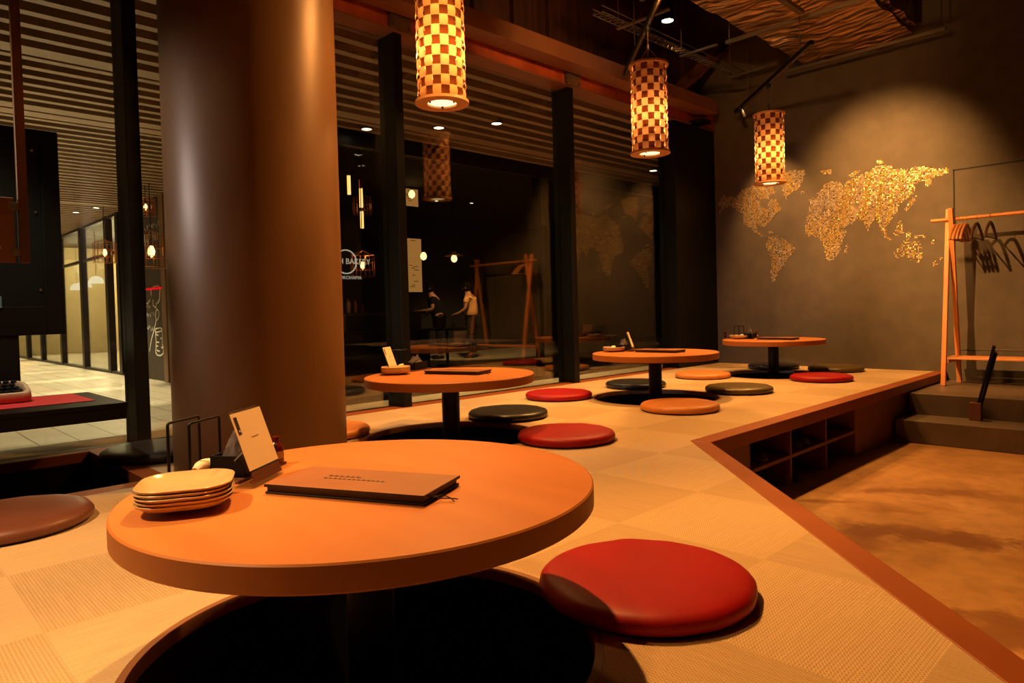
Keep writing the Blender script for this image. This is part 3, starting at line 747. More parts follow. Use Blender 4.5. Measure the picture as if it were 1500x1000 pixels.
np_ = len(per)
fs = [(j*np_+i, j*np_+(i+1)%np_, (j+1)*np_+(i+1)%np_, (j+1)*np_+i) for j in range(ny) for i in range(np_)] + [tuple(range(np_)), tuple(reversed([ny*np_+i for i in range(np_)]))]
q.add(vs, fs); q.build('foil_skin', M['foil'], t, 40)
for (yy, xa, xb) in ((-.12,-.63,.78), (-1.3,-.63,.78), (-2.6,-.63,.78)):
    q = MB(); q.bar((xa,yy,-.085), (xb,yy,-.085), .03, .03); q.build('support_channel', M['galv'], t, 0, .002)
    for xx in (xa+.03, xb-.03):
        q = MB(); q.tube([(xx,yy,-.11), (xx,yy,1.18)], .005, 6); q.lathe([(.012,-.108), (.012,-.10), (0,-.10)], (xx,yy,0), 6); q.build('threaded_rod', M['galv'], t, 40)
# second hung rail below the duct
t = thing('perforated_rail', 'dark perforated rail hung beneath the foil duct', 'rail', (-2.27,4.3,2.94))
q = MB(); q.bar((0,0,0), (-.01,1.20,0), .045, .03); q.build('channel', M['bracket'], t, 0)
for y in (.3,1.0): q = MB(); q.tube([(0,y,0), (0,y,.05)], .004, 6); q.build('hanger_rod', M['wire'], t, 40)
t = thing('ceiling_downlight', 'bright round spotlight glowing beside the cable tray', 'downlight', (-3.42,5.38,3.2))
q = MB(); q.lathe([(.055,0), (.055,.12), (.02,.14), (.012,1.05)], n=24); q.build('housing', M['black'], t, 40)
q = MB(); q.lathe([(0,.004), (.05,.004), (.05,.006), (0,.006)], n=24); q.build('lens', M['down'], t, 0)

# ------------------------------------------------------------------ world map of gold tiles on the wall
MAPS = {
  'north_america': [[(-3.932, 1.788), (-3.852, 1.873), (-3.704, 1.833), (-3.634, 1.903), (-3.528, 1.937), (-3.405, 1.928), (-3.285, 1.891), (-3.246, 1.819), (-3.326, 1.811), (-3.337, 1.754), (-3.428, 1.776), (-3.429, 1.708), (-3.349, 1.659), (-3.327, 1.753), (-3.247, 1.761), (-3.238, 1.712), (-3.181, 1.657), (-3.26, 1.6), (-3.301, 1.547), (-3.352, 1.504), (-3.373, 1.477), (-3.454, 1.496), (-3.475, 1.459), (-3.425, 1.405), (-3.365, 1.374), (-3.395, 1.363), (-3.476, 1.41), (-3.558, 1.487), (-3.616, 1.533), (-3.639, 1.655), (-3.702, 1.712), (-3.788, 1.753), (-3.855, 1.721), (-3.928, 1.669), (-3.877, 1.734)], [(-3.344, 1.426), (-3.274, 1.415), (-3.284, 1.397), (-3.338, 1.406)]],
  'greenland': [[(-3.188, 2.02), (-3.068, 2.033), (-2.927, 2.006), (-2.966, 1.91), (-3.005, 1.832), (-3.072, 1.804), (-3.136, 1.737), (-3.173, 1.78), (-3.186, 1.887)], [(-3.0, 1.809), (-2.94, 1.804), (-2.944, 1.78), (-2.993, 1.787)]],
  'south_america': [[(-3.356, 1.311), (-3.335, 1.367), (-3.275, 1.371), (-3.177, 1.333), (-3.101, 1.269), (-3.048, 1.227), (-3.093, 1.164), (-3.142, 1.121), (-3.182, 1.047), (-3.232, 1.012), (-3.263, 0.937), (-3.274, 0.879), (-3.314, 0.881), (-3.322, 0.998), (-3.31, 1.113), (-3.348, 1.194), (-3.373, 1.273)]],
  'africa': [[(-2.946, 1.461), (-2.917, 1.569), (-2.798, 1.569), (-2.691, 1.569), (-2.639, 1.518), (-2.596, 1.459), (-2.563, 1.366), (-2.538, 1.345), (-2.591, 1.225), (-2.61, 1.154), (-2.663, 1.086), (-2.708, 1.062), (-2.743, 1.092), (-2.759, 1.203), (-2.785, 1.278), (-2.856, 1.331), (-2.93, 1.338), (-2.957, 1.396)], [(-2.566, 1.205), (-2.54, 1.224), (-2.537, 1.157), (-2.562, 1.129)]],
  'eurasia': [[(-2.91, 1.642), (-2.851, 1.653), (-2.868, 1.692), (-2.813, 1.722), (-2.822, 1.76), (-2.758, 1.796), (-2.748, 1.84), (-2.686, 1.858), (-2.599, 1.845), (-2.582, 1.807), (-2.513, 1.841), (-2.412, 1.878), (-2.313, 1.906), (-2.272, 1.934), (-2.215, 1.941), (-2.129, 1.927), (-2.106, 1.889), (-2.014, 1.865), (-1.938, 1.873), (-1.849, 1.863), (-1.748, 1.83), (-1.663, 1.816), (-1.663, 1.776), (-1.72, 1.768), (-1.792, 1.747), (-1.815, 1.701), (-1.859, 1.655), (-1.858, 1.732), (-1.94, 1.728), (-1.941, 1.653), (-2.018, 1.58), (-2.079, 1.554), (-2.08, 1.503), (-2.12, 1.44), (-2.16, 1.393), (-2.192, 1.345), (-2.177, 1.266), (-2.201, 1.26), (-2.232, 1.332), (-2.255, 1.395), (-2.287, 1.424), (-2.328, 1.394), (-2.346, 1.326), (-2.37, 1.363), (-2.393, 1.436), (-2.452, 1.452), (-2.503, 1.413), (-2.563, 1.384), (-2.622, 1.48), (-2.674, 1.522), (-2.655, 1.574), (-2.762, 1.587), (-2.798, 1.555), (-2.852, 1.57), (-2.907, 1.577)], [(-2.901, 1.706), (-2.859, 1.728), (-2.851, 1.662), (-2.891, 1.655)], [(-2.791, 1.971), (-2.719, 1.981), (-2.67, 1.977), (-2.685, 1.93), (-2.756, 1.942)], [(-2.521, 1.874), (-2.495, 1.909), (-2.411, 1.924), (-2.42, 1.904), (-2.496, 1.865)], [(-2.271, 1.994), (-2.239, 1.995), (-2.184, 1.945), (-2.247, 1.955)], [(-2.034, 1.489), (-1.995, 1.543), (-1.957, 1.605), (-1.924, 1.609), (-1.95, 1.537), (-1.996, 1.501), (-2.019, 1.479)]],
  'australia': [[(-2.132, 1.116), (-2.069, 1.179), (-2.022, 1.209), (-1.947, 1.194), (-1.902, 1.19), (-1.874, 1.096), (-1.889, 1.03), (-1.92, 0.982), (-1.964, 1.019), (-2.024, 1.057), (-2.109, 1.055)], [(-1.757, 1.054), (-1.726, 1.035), (-1.736, 1.0), (-1.761, 1.018)], [(-1.801, 0.991), (-1.758, 1.004), (-1.773, 0.964), (-1.802, 0.95)], [(-1.806, 1.198), (-1.785, 1.187), (-1.782, 1.13), (-1.803, 1.14)], [(-2.113, 1.337), (-2.051, 1.364), (-2.034, 1.295), (-2.08, 1.245), (-2.122, 1.286)], [(-2.209, 1.286), (-2.162, 1.256), (-2.115, 1.217), (-2.139, 1.206), (-2.201, 1.251)], [(-1.961, 1.254), (-1.842, 1.242), (-1.857, 1.214), (-1.947, 1.216)], [(-2.021, 1.285), (-1.976, 1.272), (-1.984, 1.206), (-2.015, 1.208)], [(-2.089, 1.385), (-2.058, 1.399), (-2.044, 1.346), (-2.074, 1.35)]],
}

mp = thing('world_map_mosaic', 'world map of tiny gold mosaic tiles on the charcoal wall', 'wall map', (0,BY,0))
def inside(p, poly):
    x, y = p; c = False; n = len(poly)
    for i in range(n):
        x1, y1 = poly[i]; x2, y2 = poly[(i+1) % n]
        if (y1 > y) != (y2 > y) and x < (x2-x1)*(y-y1)/(y2-y1) + x1: c = not c
    return c
MAPN = {'north_america':['north_america','caribbean'], 'greenland':['greenland','iceland'], 'south_america':['south_america'], 'africa':['africa','madagascar'], 'eurasia':['eurasia','britain','svalbard','novaya_zemlya','severnaya_zemlya','japan'], 'australia':['australia','new_zealand','new_zealand','solomon','borneo','sumatra','new_guinea','sulawesi','philippines']}
PITCH = .0135; rnd = random.Random(11)
for name, polys in MAPS.items():
    for poly, pname in zip(polys, MAPN[name]):
        q = MB()
        xs = [p[0] for p in poly]; zs = [p[1] for p in poly]
        gx = math.floor(min(xs)/PITCH)*PITCH
        while gx <= max(xs):
            gz = math.floor(min(zs)/PITCH)*PITCH
            while gz <= max(zs):
                keep = .96 if name in ('eurasia','north_america','greenland') else (.93 if name in ('africa','south_america') else .62)
                px = gx + rnd.uniform(-1,1)*PITCH*.45; pz = gz + rnd.uniform(-1,1)*PITCH*.45
                if inside((px, pz), poly) and rnd.random() < keep:
                    s = .0044; a = rnd.gauss(0, .11); b = rnd.gauss(0, .11)
                    vs = []
                    for (u, v) in ((-s,-s),(s,-s),(s,s),(-s,s)): vs.append((gx+u, -.0028 + u*a + v*b, gz+v))
                    for (u, v) in ((-s,-s),(s,-s),(s,s),(-s,s)): vs.append((gx+u, -.0002, gz+v))
                    q.add(vs, [(0,1,2,3), (4,5,1,0), (5,6,2,1), (6,7,3,2), (7,4,0,3)])
                gz += PITCH
            gx += PITCH
        q.build(pname + '_tiles', M['mosaic'], mp, 0)

t = thing('wall_outlet', 'small reddish outlet plate low on the map wall corner', 'outlet', (-3.86,BY,.315))
q = MB(); q.box((-.022,-.008,-.05), (.022,0,.05)); q.build('cover_plate', M['outlet'], t, 0, .003)
q = MB(); q.box((-.010,-.0095,-.03), (.010,-.0075,-.005)); q.box((-.010,-.0095,.005), (.010,-.0075,.03)); q.build('socket', M['black'], t, 0)

# ------------------------------------------------------------------ coat rack and hangers
RZ = -.073
t = thing('coat_rack', 'orange wooden A-frame coat rack on the landing against the wall', 'coat rack', (-1.61,6.80,RZ))
for xo in (0.0, 1.11):
    s = 1 if xo == 0 else -1
    for a, b, dx in (((0,-.185),(0,.045),0), ((0,.175),(0,-.045),.036*s)):
        q = MB(); p0 = Vector((xo+dx, a[1], 0)); p1 = Vector((xo+dx, b[1], 1.495)); q.bar(p0, p1, .033, .036, up=(1,0,0)); q.build('leg', M['rack'], t, 0, .004)
    q = MB(); q.bar((xo+.018*s,-.15,.205), (xo+.018*s,.14,.205), .03, .03); q.build('cross_bar', M['rack'], t, 0, .003)
q = MB(); q.tube([(-.12,0,1.405), (1.25,0,1.405)], .015, 16); q.build('rail', M['rack'], t, 40)
for yy in (-.12,-.04,.04,.12):
    q = MB(); q.box((.0,yy-.030,.220), (1.11,yy+.030,.236)); q.build('shelf_slat', M['rack'], t, 0, .003)
def hanger_parts(t, m):
    q = MB(); q.tube([(0,.0,0)] + [(0, .020*math.cos(a), .050+.020*math.sin(a)) for a in [math.radians(d) for d in (-90,-60,-30,0,40,80,120,160,190)]], .0022, 6); h = q.build('hook', M['gold'], t, 60)
    q = MB()
    for s in (-1, 1):
        pts = [(0,0,0.0), (0,s*.05,-.012), (0,s*.12,-.052), (0,s*.19,-.115), (0,s*.20,-.135)]
        q.tube(pts, [.012,.012,.011,.010,.009], 10)
    q.build('shoulder', M[m], t, 60)
    q = MB(); q.tube([(0,-.19,-.128), (0,.19,-.128)], .0055, 8); q.build('trouser_bar', M[m], t, 60)
HB = RZ + 1.405 + .015 - .068
hk = [(-1.548,'hanger','brass hooked wooden hanger closest to the rack leg'), (-1.522,'hanger','second wooden hanger from the rack leg'), (-1.497,'hanger','third wooden hanger from the rack leg'), (-1.470,'hanger','fourth wooden hanger from the rack leg'), (-1.395,'dark_hanger','thin dark hanger hanging apart from the bunch, next to it'), (-1.300,'dark_hanger','thin dark hanger hanging furthest along the rail')]
protos = {}
for k, (x, m, lab) in enumerate(hk):
    h = thing('coat_hanger', lab, 'hanger', (x, 6.80, HB), 0, 'hangers on the coat rack')
    if m not in protos: hanger_parts(h, m); protos[m] = h
    else:
        for ch in protos[m].children: c = ch.copy(); c.parent = h; COL.objects.link(c)
# shoehorn stand on the lower step
t = thing('shoehorn_stand', 'brown wooden block stand on the lower step', 'stand', (-1.232,5.905,-.2345))
q = MB()
for a, b in (((-.036,-.034,0),(.036,-.018,.13)), ((-.036,.018,0),(.036,.034,.13)), ((-.036,-.018,0),(-.020,.018,.13)), ((.020,-.018,0),(.036,.018,.13)), ((-.020,-.018,0),(.020,.018,.02))): q.box(a, b)
q.build('block', M['cubby'], t, 0, .002)
for k, (dx, lab, x1) in enumerate(((-.006,'black long shoehorn leaning in the block stand','a'), (.010,'second black shoehorn leaning behind in the block stand','b'))):
    s = thing('shoehorn', lab, 'shoehorn', (-1.232+dx, 5.905 + .009*(2*k-1), -.212), 0, 'long shoehorns in the stand')
    tip = Vector((.125-.010*k, 0, .525-.05*k))
    q = MB(); q.bar((0,0,0), tip*.62, .018, .007, up=(0,1,0)); q.bar(tip*.60, tip, .022, .009, up=(0,1,0)); q.build('blade', M['black'], s, 0, .002)
    q = MB(); q.lathe([(.0,-.004), (.010,-.004), (.010,.004), (0,.004)], n=14); e = q.build('end_ring', M['gold'], s, 30); e.location = tip; e.rotation_euler = (PI/2,0,0)

# ------------------------------------------------------------------ counter, typewriter, kiosk at the far left
t = thing('counter_table', 'long black counter along the window, standing in the leg well', 'counter', (-3.70,-.30,FZ+.006))
zt = .30-FZ-.006
q = MB(); q.box((-.34,-1.0,zt-.022), (.34,1.20,zt)); q.build('counter_top', M['black'], t, 0, .002)
q = MB(); q.box((.30,-1.0,zt-.072), (.335,1.195,zt-.022)); q.box((-.335,-1.0,zt-.072), (-.30,1.195,zt-.022)); q.box((-.30,1.155,zt-.072), (.30,1.195,zt-.022)); q.build('apron', M['black'], t, 0, .002)
for x, y in ((.285,.685), (-.285,.685), (.285,-.9), (-.285,-.9)):
    q = MB(); q.box((x-.03,y-.03,0), (x+.03,y+.03,zt-.072)); q.build('leg', M['black'], t, 0, .002)
q = MB(); q.prism([(-4.0,-.45), (-3.56,-.45), (-3.56,.82), (-4.0,.82)], .3005, .3022); o = q.build('desk_mat', M['redmat'], smooth=0); tag(o, 'bright red mat lying on the black counter', 'mat')
t = thing('typewriter', 'cream and salmon vintage typewriter with black keys on the red mat', 'typewriter', (-3.855,.42,.3024))
# local: x towards the camera side (+x), y along the counter; keyboard slopes up towards the window
sl = Matrix.Translation((0,0,.006)) @ Matrix.Rotation(math.radians(15), 4, 'Y')
out = rrect(.19, .40, .055, 8); inn = rrect(.150, .355, .040, 8)
q = MB(); n = len(out); vs = []; nn = len(inn)
def tw_ring(pts, z, s=1.0): return [tuple(sl @ Vector((x*s, y*s, z))) for x, y in pts]
A = tw_ring(out, .040, 1.0); B = tw_ring(out, .058, .985); Cc = tw_ring(out, .064, .955); Dd = tw_ring(inn, .064, 1.02); Ee = tw_ring(inn, .058, 1.0); F_ = tw_ring(inn, .036, 1.0)
vs = A + B + Cc + Dd + Ee + F_
fs = [(r*n+i, r*n+(i+1)%n, (r+1)*n+(i+1)%n, (r+1)*n+i) for r in range(5) for i in range(n)]
q.add(vs, fs); q.build('keyboard_surround', M['ivory'], t, 50)
q = MB(); q.add(tw_ring(inn, .037), [tuple(range(nn))]); q.build('key_well', M['black'], t, 0)
q = MB(); base = [(x*1.0, y*1.0) for x, y in out]; lo = [(x, y, .004) for x, y in base]; up = tw_ring(out, .040)
q.add(lo + up, [(i, (i+1)%n, n+(i+1)%n, n+i) for i in range(n)] + [tuple(reversed(range(n)))]); q.build('lower_body', M['pinkbody'], t, 50)
for x, y in ((.06,.15), (.06,-.15), (-.06,.15), (-.06,-.15)):
    q = MB(); q.lathe([(0,0), (.010,0), (.010,.008), (0,.008)], (x,y,0), 12); q.build('foot', M['black'], t, 40)
q = MB()
for r in range(4):
    for c in range(11):
        x = .052 - r*.033; y = -.150 + c*.0285 + (r%2)*.010
        if abs(y) > .163: continue
        pts = rrect(.021, .022, .006, 3); m2 = sl @ Matrix.Translation((x, y, 0))
        q.prism(pts, .058+.004*r, .066+.004*r, M=m2)
        q.prism([(a*.35, b*.35) for a, b in pts], .037, .058+.004*r, M=m2)
q.build('keys', M['key'], t, 40)
q = MB(); q.box((-.150,-.19,.03), (-.085,-.02,.085)); q.build('carriage_housing', M['redmat'], t, 0, .02, 4)
q = MB(); q.tube([(-.118,-.24,.103), (-.118,-.03,.103)], .019, 20); q.build('platen_roller', M['key'], t, 40)
q = MB(); q.tube([(-.118,-.03,.103), (-.118,-.018,.103)], .016, 16); q.build('platen_knob', M['key'], t, 40)

t = thing('display_kiosk', 'black display board on a dark stem above the counter', 'display board', (-4.04,.33,.3005))
q = MB(); x0, x1, y0, y1, z0, z1 = -.025, .025, -.80, .475, .300, 1.30
b = .075
q.box((x0,y1-b,z0), (x1,y1,z1)); q.box((x0,y0,z0), (x1,y0+b,z1)); q.box((x0,y0+b,z0), (x1,y1-b,z0+.14)); q.box((x0,y0+b,z1-b), (x1,y1-b,z1)); q.build('frame', M['kiosk'], t, 0, .003)
q = MB(); q.box((x0,y0+b,z0+.14), (x1-.02,y1-b,z1-b)); q.build('recessed_panel', M['kiosk2'], t, 0)
q = MB(); q.box((-.02,-.45,0), (.02,.285,z0)); q.build('stem_board', M['kiosk2'], t, 0, .003)
for y, z in ((y1-.10,.90), (y1-.092,.52), (y1-.11,1.195)):
    q = MB(); q.lathe([(0,.003), (.006,.003), (.007,0)], n=12); e = q.build('screw_head', M['screw'], t, 40); e.location = (x1-.018 if z < 1.1 else x1, y, z); e.rotation_euler = (0,PI/2,0)
q = MB(); q.box((0,0,0), (.004,.055,.045)); o = q.build('photo_card', M['label'], smooth=0, loc=(-4.0150,.455,.742)); tag(o, 'small tan photo card on the black display board', 'card', 'photo cards on the display board')
q = MB(); q.box((0,0,0), (.004,.030,.055)); o = q.build('photo_card', mat('blue_card', (.10,.22,.28), .4), smooth=0, loc=(-4.0150,.522,.735)); tag(o, 'small blue photo card on the black display board', 'card', 'photo cards on the display board')
# board hung on a slim post from the ceiling
t = thing('hanging_board', 'brown wooden board on a slim bronze post hung from the ceiling', 'hanging board', (-3.40,.55,.905))
q = MB(); q.box((-.014,-.017,0), (.014,.017,3.34)); q.build('post', M['steelpost'], t, 0, .002)
q = MB(); q.box((-.009,-.55,.0), (.009,-.030,.262)); q.build('board', M['boardwood'], t, 0, .003)
for z in (.03,.215):
    q = MB(); q.box((-.011,-.045,z), (.013,-.015,z+.028)); q.build('hinge', M['galv'], t, 0, .001)
for z in (.06,.20):
    q = MB(); q.lathe([(0,.003), (.007,.003), (.008,0)], n=12); e = q.build('screw_head', M['screw'], t, 40); e.location = (.009,-.085,z); e.rotation_euler = (0,PI/2,0)

# ------------------------------------------------------------------ outside the windows: corridor, shop fronts
YC = 3.95; XF = -7.0; CZ = 2.75; XE = -27.0
q = MB(); q.box((XE,-4.2,FZ-.12), (-4.2,24,FZ)); struct(q.build('floor_outside', M['extfloor'], smooth=0))
q = MB(); q.box((-4.62,-4.0,-.07), (-4.17,7.1,-.030)); struct(q.build('sill_outside', M['ledge'], smooth=0)); q = MB(); q.box((-4.58,-4.0,FZ), (-4.17,7.1,-.07)); struct(q.build('wall_sill', M['dark_wall'], smooth=0))
q = MB(); q.box((XE,-4.2,3.15), (-4.3,24,3.25)); struct(q.build('ceiling_outside', M['dark_wall'], smooth=0))
q = MB(); k = 0; x = -4.36
while x > XE:
    wide = k in (8, 15, 16, 40)
    w = .19 if wide else .080
    y1 = 24 if x > XF-.1 else YC-.02
    q.box((x-w,-4.0,CZ), (x,y1,CZ+.07)); x -= .24; k += 1
struct(q.build('ceiling_slats', M['slat'], smooth=0))
q = MB(); q.box((XE,-4.3,FZ), (-4.2,-4.15,3.2)); struct(q.build('wall_corridor_side', M['dark_wall'], smooth=0))
q = MB(); q.box((XE-.1,-4.3,FZ), (XE,9.0,3.2)); struct(q.build('wall_corridor_end', M['cream'], smooth=0))
# glazed partition of the lit room at the far left
q = MB()
for x in (-14.9, -15.7, -17.75, -19.9, -22.3, -24.3): q.box((x-.09,YC-.06,FZ), (x+.09,YC+.06,CZ+.4))
q.box((XE,YC-.05,2.70), (-14.2,YC+.05,3.2)); q.box((XE,YC-.04,1.98), (-14.9,YC+.04,2.03)); q.box((XE,YC-.05,FZ), (-14.2,YC+.05,FZ+.05))
struct(q.build('partition_frame', M['frame'], smooth=0))
q = MB(); q.box((XE,YC-.006,FZ+.05), (-15.79,YC+.006,2.70)); o = struct(bpy.data.objects.new('window_7', None)); COL.objects.link(o); q.build('pane', M['glass'], o, 0)
q = MB(); q.box((XE,7.2,FZ), (-14.0,7.3,3.2)); struct(q.build('wall_lit_room', M['cream'], smooth=0))
q = MB(); q.box((-20.4,7.05,FZ), (-14.0,7.2,2.2)); struct(q.build('wall_tan_panel', M['tanwall'], smooth=0))
q = MB(); q.box((-14.1,YC,FZ), (-13.95,24,3.2)); struct(q.build('wall_between_shops', M['dark_wall'], smooth=0))
def dome(lab, x, y, z):
    t = thing('dome_pendant', lab, 'pendant lamp', (x,y,z), 0, 'white dome pendants in the lit room')
    q = MB(); q.lathe([(.19,0), (.185,.07), (.155,.14), (.09,.19), (.03,.21), (0,.21)], n=32); q.build('dome_shade', M['dome'], t, 60)
    q = MB(); q.tube([(0,0,.21), (0,0,3.15-z)], .008, 6); q.build('cord', M['black'], t, 40)
dome('white dome pendant lamp nearest the dark post in the lit room', -22.0, 5.2, 1.72)
dome('white dome pendant lamp in the middle of the lit room', -24.2, 5.4, 1.70)
dome('white dome pendant lamp deepest in the lit room', -25.6, 5.5, 1.68)
# chalkboard wall
q = MB(); q.box((-14.0,YC,FZ), (-12.44,YC+.1,3.2)); struct(q.build('wall_chalkboard', M['board'], smooth=0))
q = MB(); q.box((-12.44,YC-.05,FZ), (-12.24,YC+.1,3.2)); struct(q.build('trim_4', M['jamb'], smooth=0))
q = MB(); q.box((-12.24,YC,FZ), (-7.0,YC+.1,3.2)); struct(q.build('wall_shop_side', M['dark_wall'], smooth=0))
CHALK = [[(-12.979, 0.478), (-12.929, 0.502), (-12.718, 0.517), (-12.607, 0.494), (-12.655, 0.464), (-12.914, 0.435), (-12.982, 0.455), (-12.979, 0.478)], [(-12.97, 0.44), (-12.954, 0.292), (-12.97, 0.152), (-13.001, 0.09), (-12.912, 0.038), (-12.75, 0.035), (-12.608, 0.077), (-12.585, 0.161), (-12.634, 0.251), (-12.622, 0.358), (-12.624, 0.464)], [(-12.974, 0.401), (-12.826, 0.386)], [(-12.716, 0.329), (-12.637, 0.342)], [(-12.933, 0.269), (-12.793, 0.264)], [(-12.964, 0.199), (-12.856, 0.198)], [(-12.687, 0.181), (-12.593, 0.168)], [(-12.926, 0.122), (-12.787, 0.11)], [(-13.339, 0.097), (-13.19, 0.321), (-12.998, 0.525), (-12.914, 0.633)], [(-12.913, 0.641), (-12.935, 0.741), (-12.866, 0.848), (-12.776, 0.816), (-12.737, 0.754), (-12.792, 0.678), (-12.89, 0.641)], [(-13.735, 0.169), (-13.577, 0.204), (-13.469, 0.174), (-13.489, 0.093), (-13.597, 0.034), (-13.727, 0.023)], [(-13.684, 0.161), (-13.639, 0.106)], [(-13.605, 0.179), (-13.562, 0.116)], [(-13.124, 1.088), (-13.135, 1.198), (-12.963, 1.237), (-12.728, 1.242), (-12.652, 1.178), (-12.685, 1.012), (-12.809, 0.939)], [(-13.037, 1.007), (-13.048, 0.914), (-12.911, 0.865), (-12.854, 0.956)], [(-13.524, 1.054), (-13.484, 0.972), (-13.337, 0.945), (-13.206, 1.012)], [(-13.791, 1.496), (-13.522, 1.555), (-13.485, 1.67), (-13.63, 1.828), (-13.44, 1.843)], [(-13.767, 1.495), (-13.709, 1.774), (-13.488, 1.832)], [(-13.352, 2.186), (-13.351, 2.011), (-13.261, 1.8), (-13.177, 1.938), (-13.201, 2.113)]]
t = thing('chalk_drawing', 'white chalk drawings of bread on the dark chalkboard wall', 'drawing', (0,YC-.0025,0))
q = MB()
for st in CHALK:
    for a, b in zip(st, st[1:]): q.bar((a[0],0,a[1]), (b[0],0,b[1]), .022, .004, up=(0,1,0))
q.build('chalk_lines', M['chalk'], t, 0)
q = MB(); rnd = random.Random(21)
for (xa, za, xb, h) in ((-13.39,2.235,-12.6,.10), (-13.41,2.02,-12.7,.16), (-13.667,.70,-13.04,.10), (-13.594,.46,-13.12,.10), (-13.52,.86,-13.22,.08), (-13.64,.29,-13.46,.09)):
    x = xa
    while x < xb:
        w = rnd.uniform(.035,.07); pts = [(x + w*rnd.random(), za + h*rnd.random()) for _ in range(4)]
        for a, b in zip(pts, pts[1:]): q.bar((a[0],0,a[1]), (b[0],0,b[1]), .009, .004, up=(0,1,0))
        x += w + .03
q.build('chalk_scrawl', M['chalk'], t, 0)
q = MB(); q.tube([(-13.38,3.90,1.20), (-12.42,3.90,1.19)], .018, 10); o = q.build('red_reflection_line', M['mirrored'], smooth=40); tag(o, 'thin red mirrored line across the chalkboard', 'mirrored light')  # red reflection in the glass, built as a glowing tube

def wire_lantern(lab, x, y, z, s=1.0, top=3.15):
    t = thing('wire_lantern', lab, 'pendant lamp', (x,y,z), 0, 'copper wire lanterns')
    t.scale = (1,1,1); q = MB(); r = .17*s; h = .32*s
    for zz in (0, h*.33, h*.66, h): 
        q.tube([(r*math.cos(2*PI*k/20), r*math.sin(2*PI*k/20), zz) for k in range(21)], .005, 5)
    for k in range(16):
        a = 2*PI*k/16; q.tube([(r*math.cos(a), r*math.sin(a), 0), (r*math.cos(a), r*math.sin(a), h)], .005, 5)
    for k in range(4):
        a = 2*PI*k/4; q.tube([(r*math.cos(a), r*math.sin(a), h), (0,0,h+.06*s)], .005, 5)
    q.build('wire_cage', M['copper'], t, 40)
    q = MB(); q.lathe([(0,.10*s), (.03*s,.13*s), (.036*s,.17*s), (.018*s,.22*s), (0,.225*s)], n=16); q.build('bulb', M['bulb_s'], t, 60)
    q = MB(); q.tube([(0,0,.225*s), (0,0,top-z)], .006, 6); q.build('cord', M['black'], t, 40)
wire_lantern('copper wire lantern glowing before the chalkboard', -11.55, 3.5, 1.47, 1.5)
wire_lantern('copper wire lantern at the edge of the dark post by the lit room', -14.15, 3.5, 1.72, 1.1)
wire_lantern('copper wire lantern high above the chalkboard', -11.75, 3.5, 2.30, .8)
def tube_lamp(lab, x, y, z, h, top=3.15):
    t = thing('tube_pendant', lab, 'pendant lamp', (x,y,z), 0, 'glowing tube pendants')
    q = MB(); q.tube([(0,0,0), (0,0,h)], .024, 12); q.build('glowing_tube', M['tube'], t, 40)
    q = MB(); q.tube([(0,0,h), (0,0,h+.12)], .026, 12); q.tube([(0,0,h+.1), (0,0,top-z)], .006, 6); q.build('holder', M['copper'], t, 40)
tube_lamp('glowing tube pendant beside the left window post', -10.2, 2.93, 2.42, .25)
tube_lamp('glowing tube pendant hanging lower beside the left window post', -10.35, 2.94, 2.05, .30)

# ------------------------------------------------------------------ bakery behind the dark shop front
q = MB(); q.box((XF-.05,YC,2.60), (XF+.05,24,3.2)); q.box((XF-.05,YC,FZ), (XF+.05,24,FZ+.08))
for y in (YC+.03, 7.4, 10.9, 14.4): q.box((XF-.05,y-.04,FZ), (XF+.05,y+.04,2.7))
struct(q.build('shopfront_frame', M['frame'], smooth=0))
o = struct(bpy.data.objects.new('window_8', None)); COL.objects.link(o)
q = MB(); q.box((XF-.005,YC,FZ+.08), (XF+.005,24,2.60)); q.build('pane', glass_mat('shop_glass', (.9,.9,.88), 1.3), o, 0)
q = MB(); q.box((-14.0,24,FZ), (-4.2,24.1,3.2)); struct(q.build('wall_far_end', M['dark_wall'], smooth=0))
q = MB(); q.box((-4.2,BY,FZ), (-4.15,24,3.2)); struct(q.build('wall_corridor_right', M['dark_wall'], smooth=0))
# round shop emblem on the glass
sg = thing('shop_emblem', 'round white bakery emblem and lettering on the shop window', 'sign', (XF+.012,4.185,1.265))
q = MB(); n = 48; vs = []
for k in range(n):
    a = 2*PI*k/n
    for r in (.128, .142): vs += [(0,r*math.cos(a),r*math.sin(a)), (.004,r*math.cos(a),r*math.sin(a))]
fs = []
for k in range(n):
    j = (k+1) % n; a, b, c, d = 4*k, 4*k+1, 4*k+2, 4*k+3; A_, B_, C_, D_ = 4*j, 4*j+1, 4*j+2, 4*j+3
    fs += [(b,d,D_,B_), (a,A_,C_,c), (a,b,B_,A_), (c,C_,D_,d)]
q.add(vs, fs); q.build('ring', M['sign'], sg, 0)
def letters(name, s, size, y, z, parent):
    cu = bpy.data.curves.new(name, 'FONT'); cu.body = s; cu.size = size; cu.align_x = 'LEFT'; cu.extrude = .001
    tmp = bpy.data.objects.new(name, cu); COL.objects.link(tmp)
    dg = bpy.context.evaluated_depsgraph_get(); me = bpy.data.meshes.new_from_object(tmp.evaluated_get(dg))
    COL.objects.unlink(tmp); bpy.data.objects.remove(tmp)
    me.materials.clear(); me.materials.append(M['sign'])
    o = bpy.data.objects.new(name, me); COL.objects.link(o); o.parent = parent
    o.location = (.003,y,z); o.rotation_euler = (PI/2,0,PI/2); return o
letters('lettering', 'H BAKERY', .092, -.10, -.025, sg)
letters('lettering', 'YOKOHAMA', .056, -.125, -.20, sg)
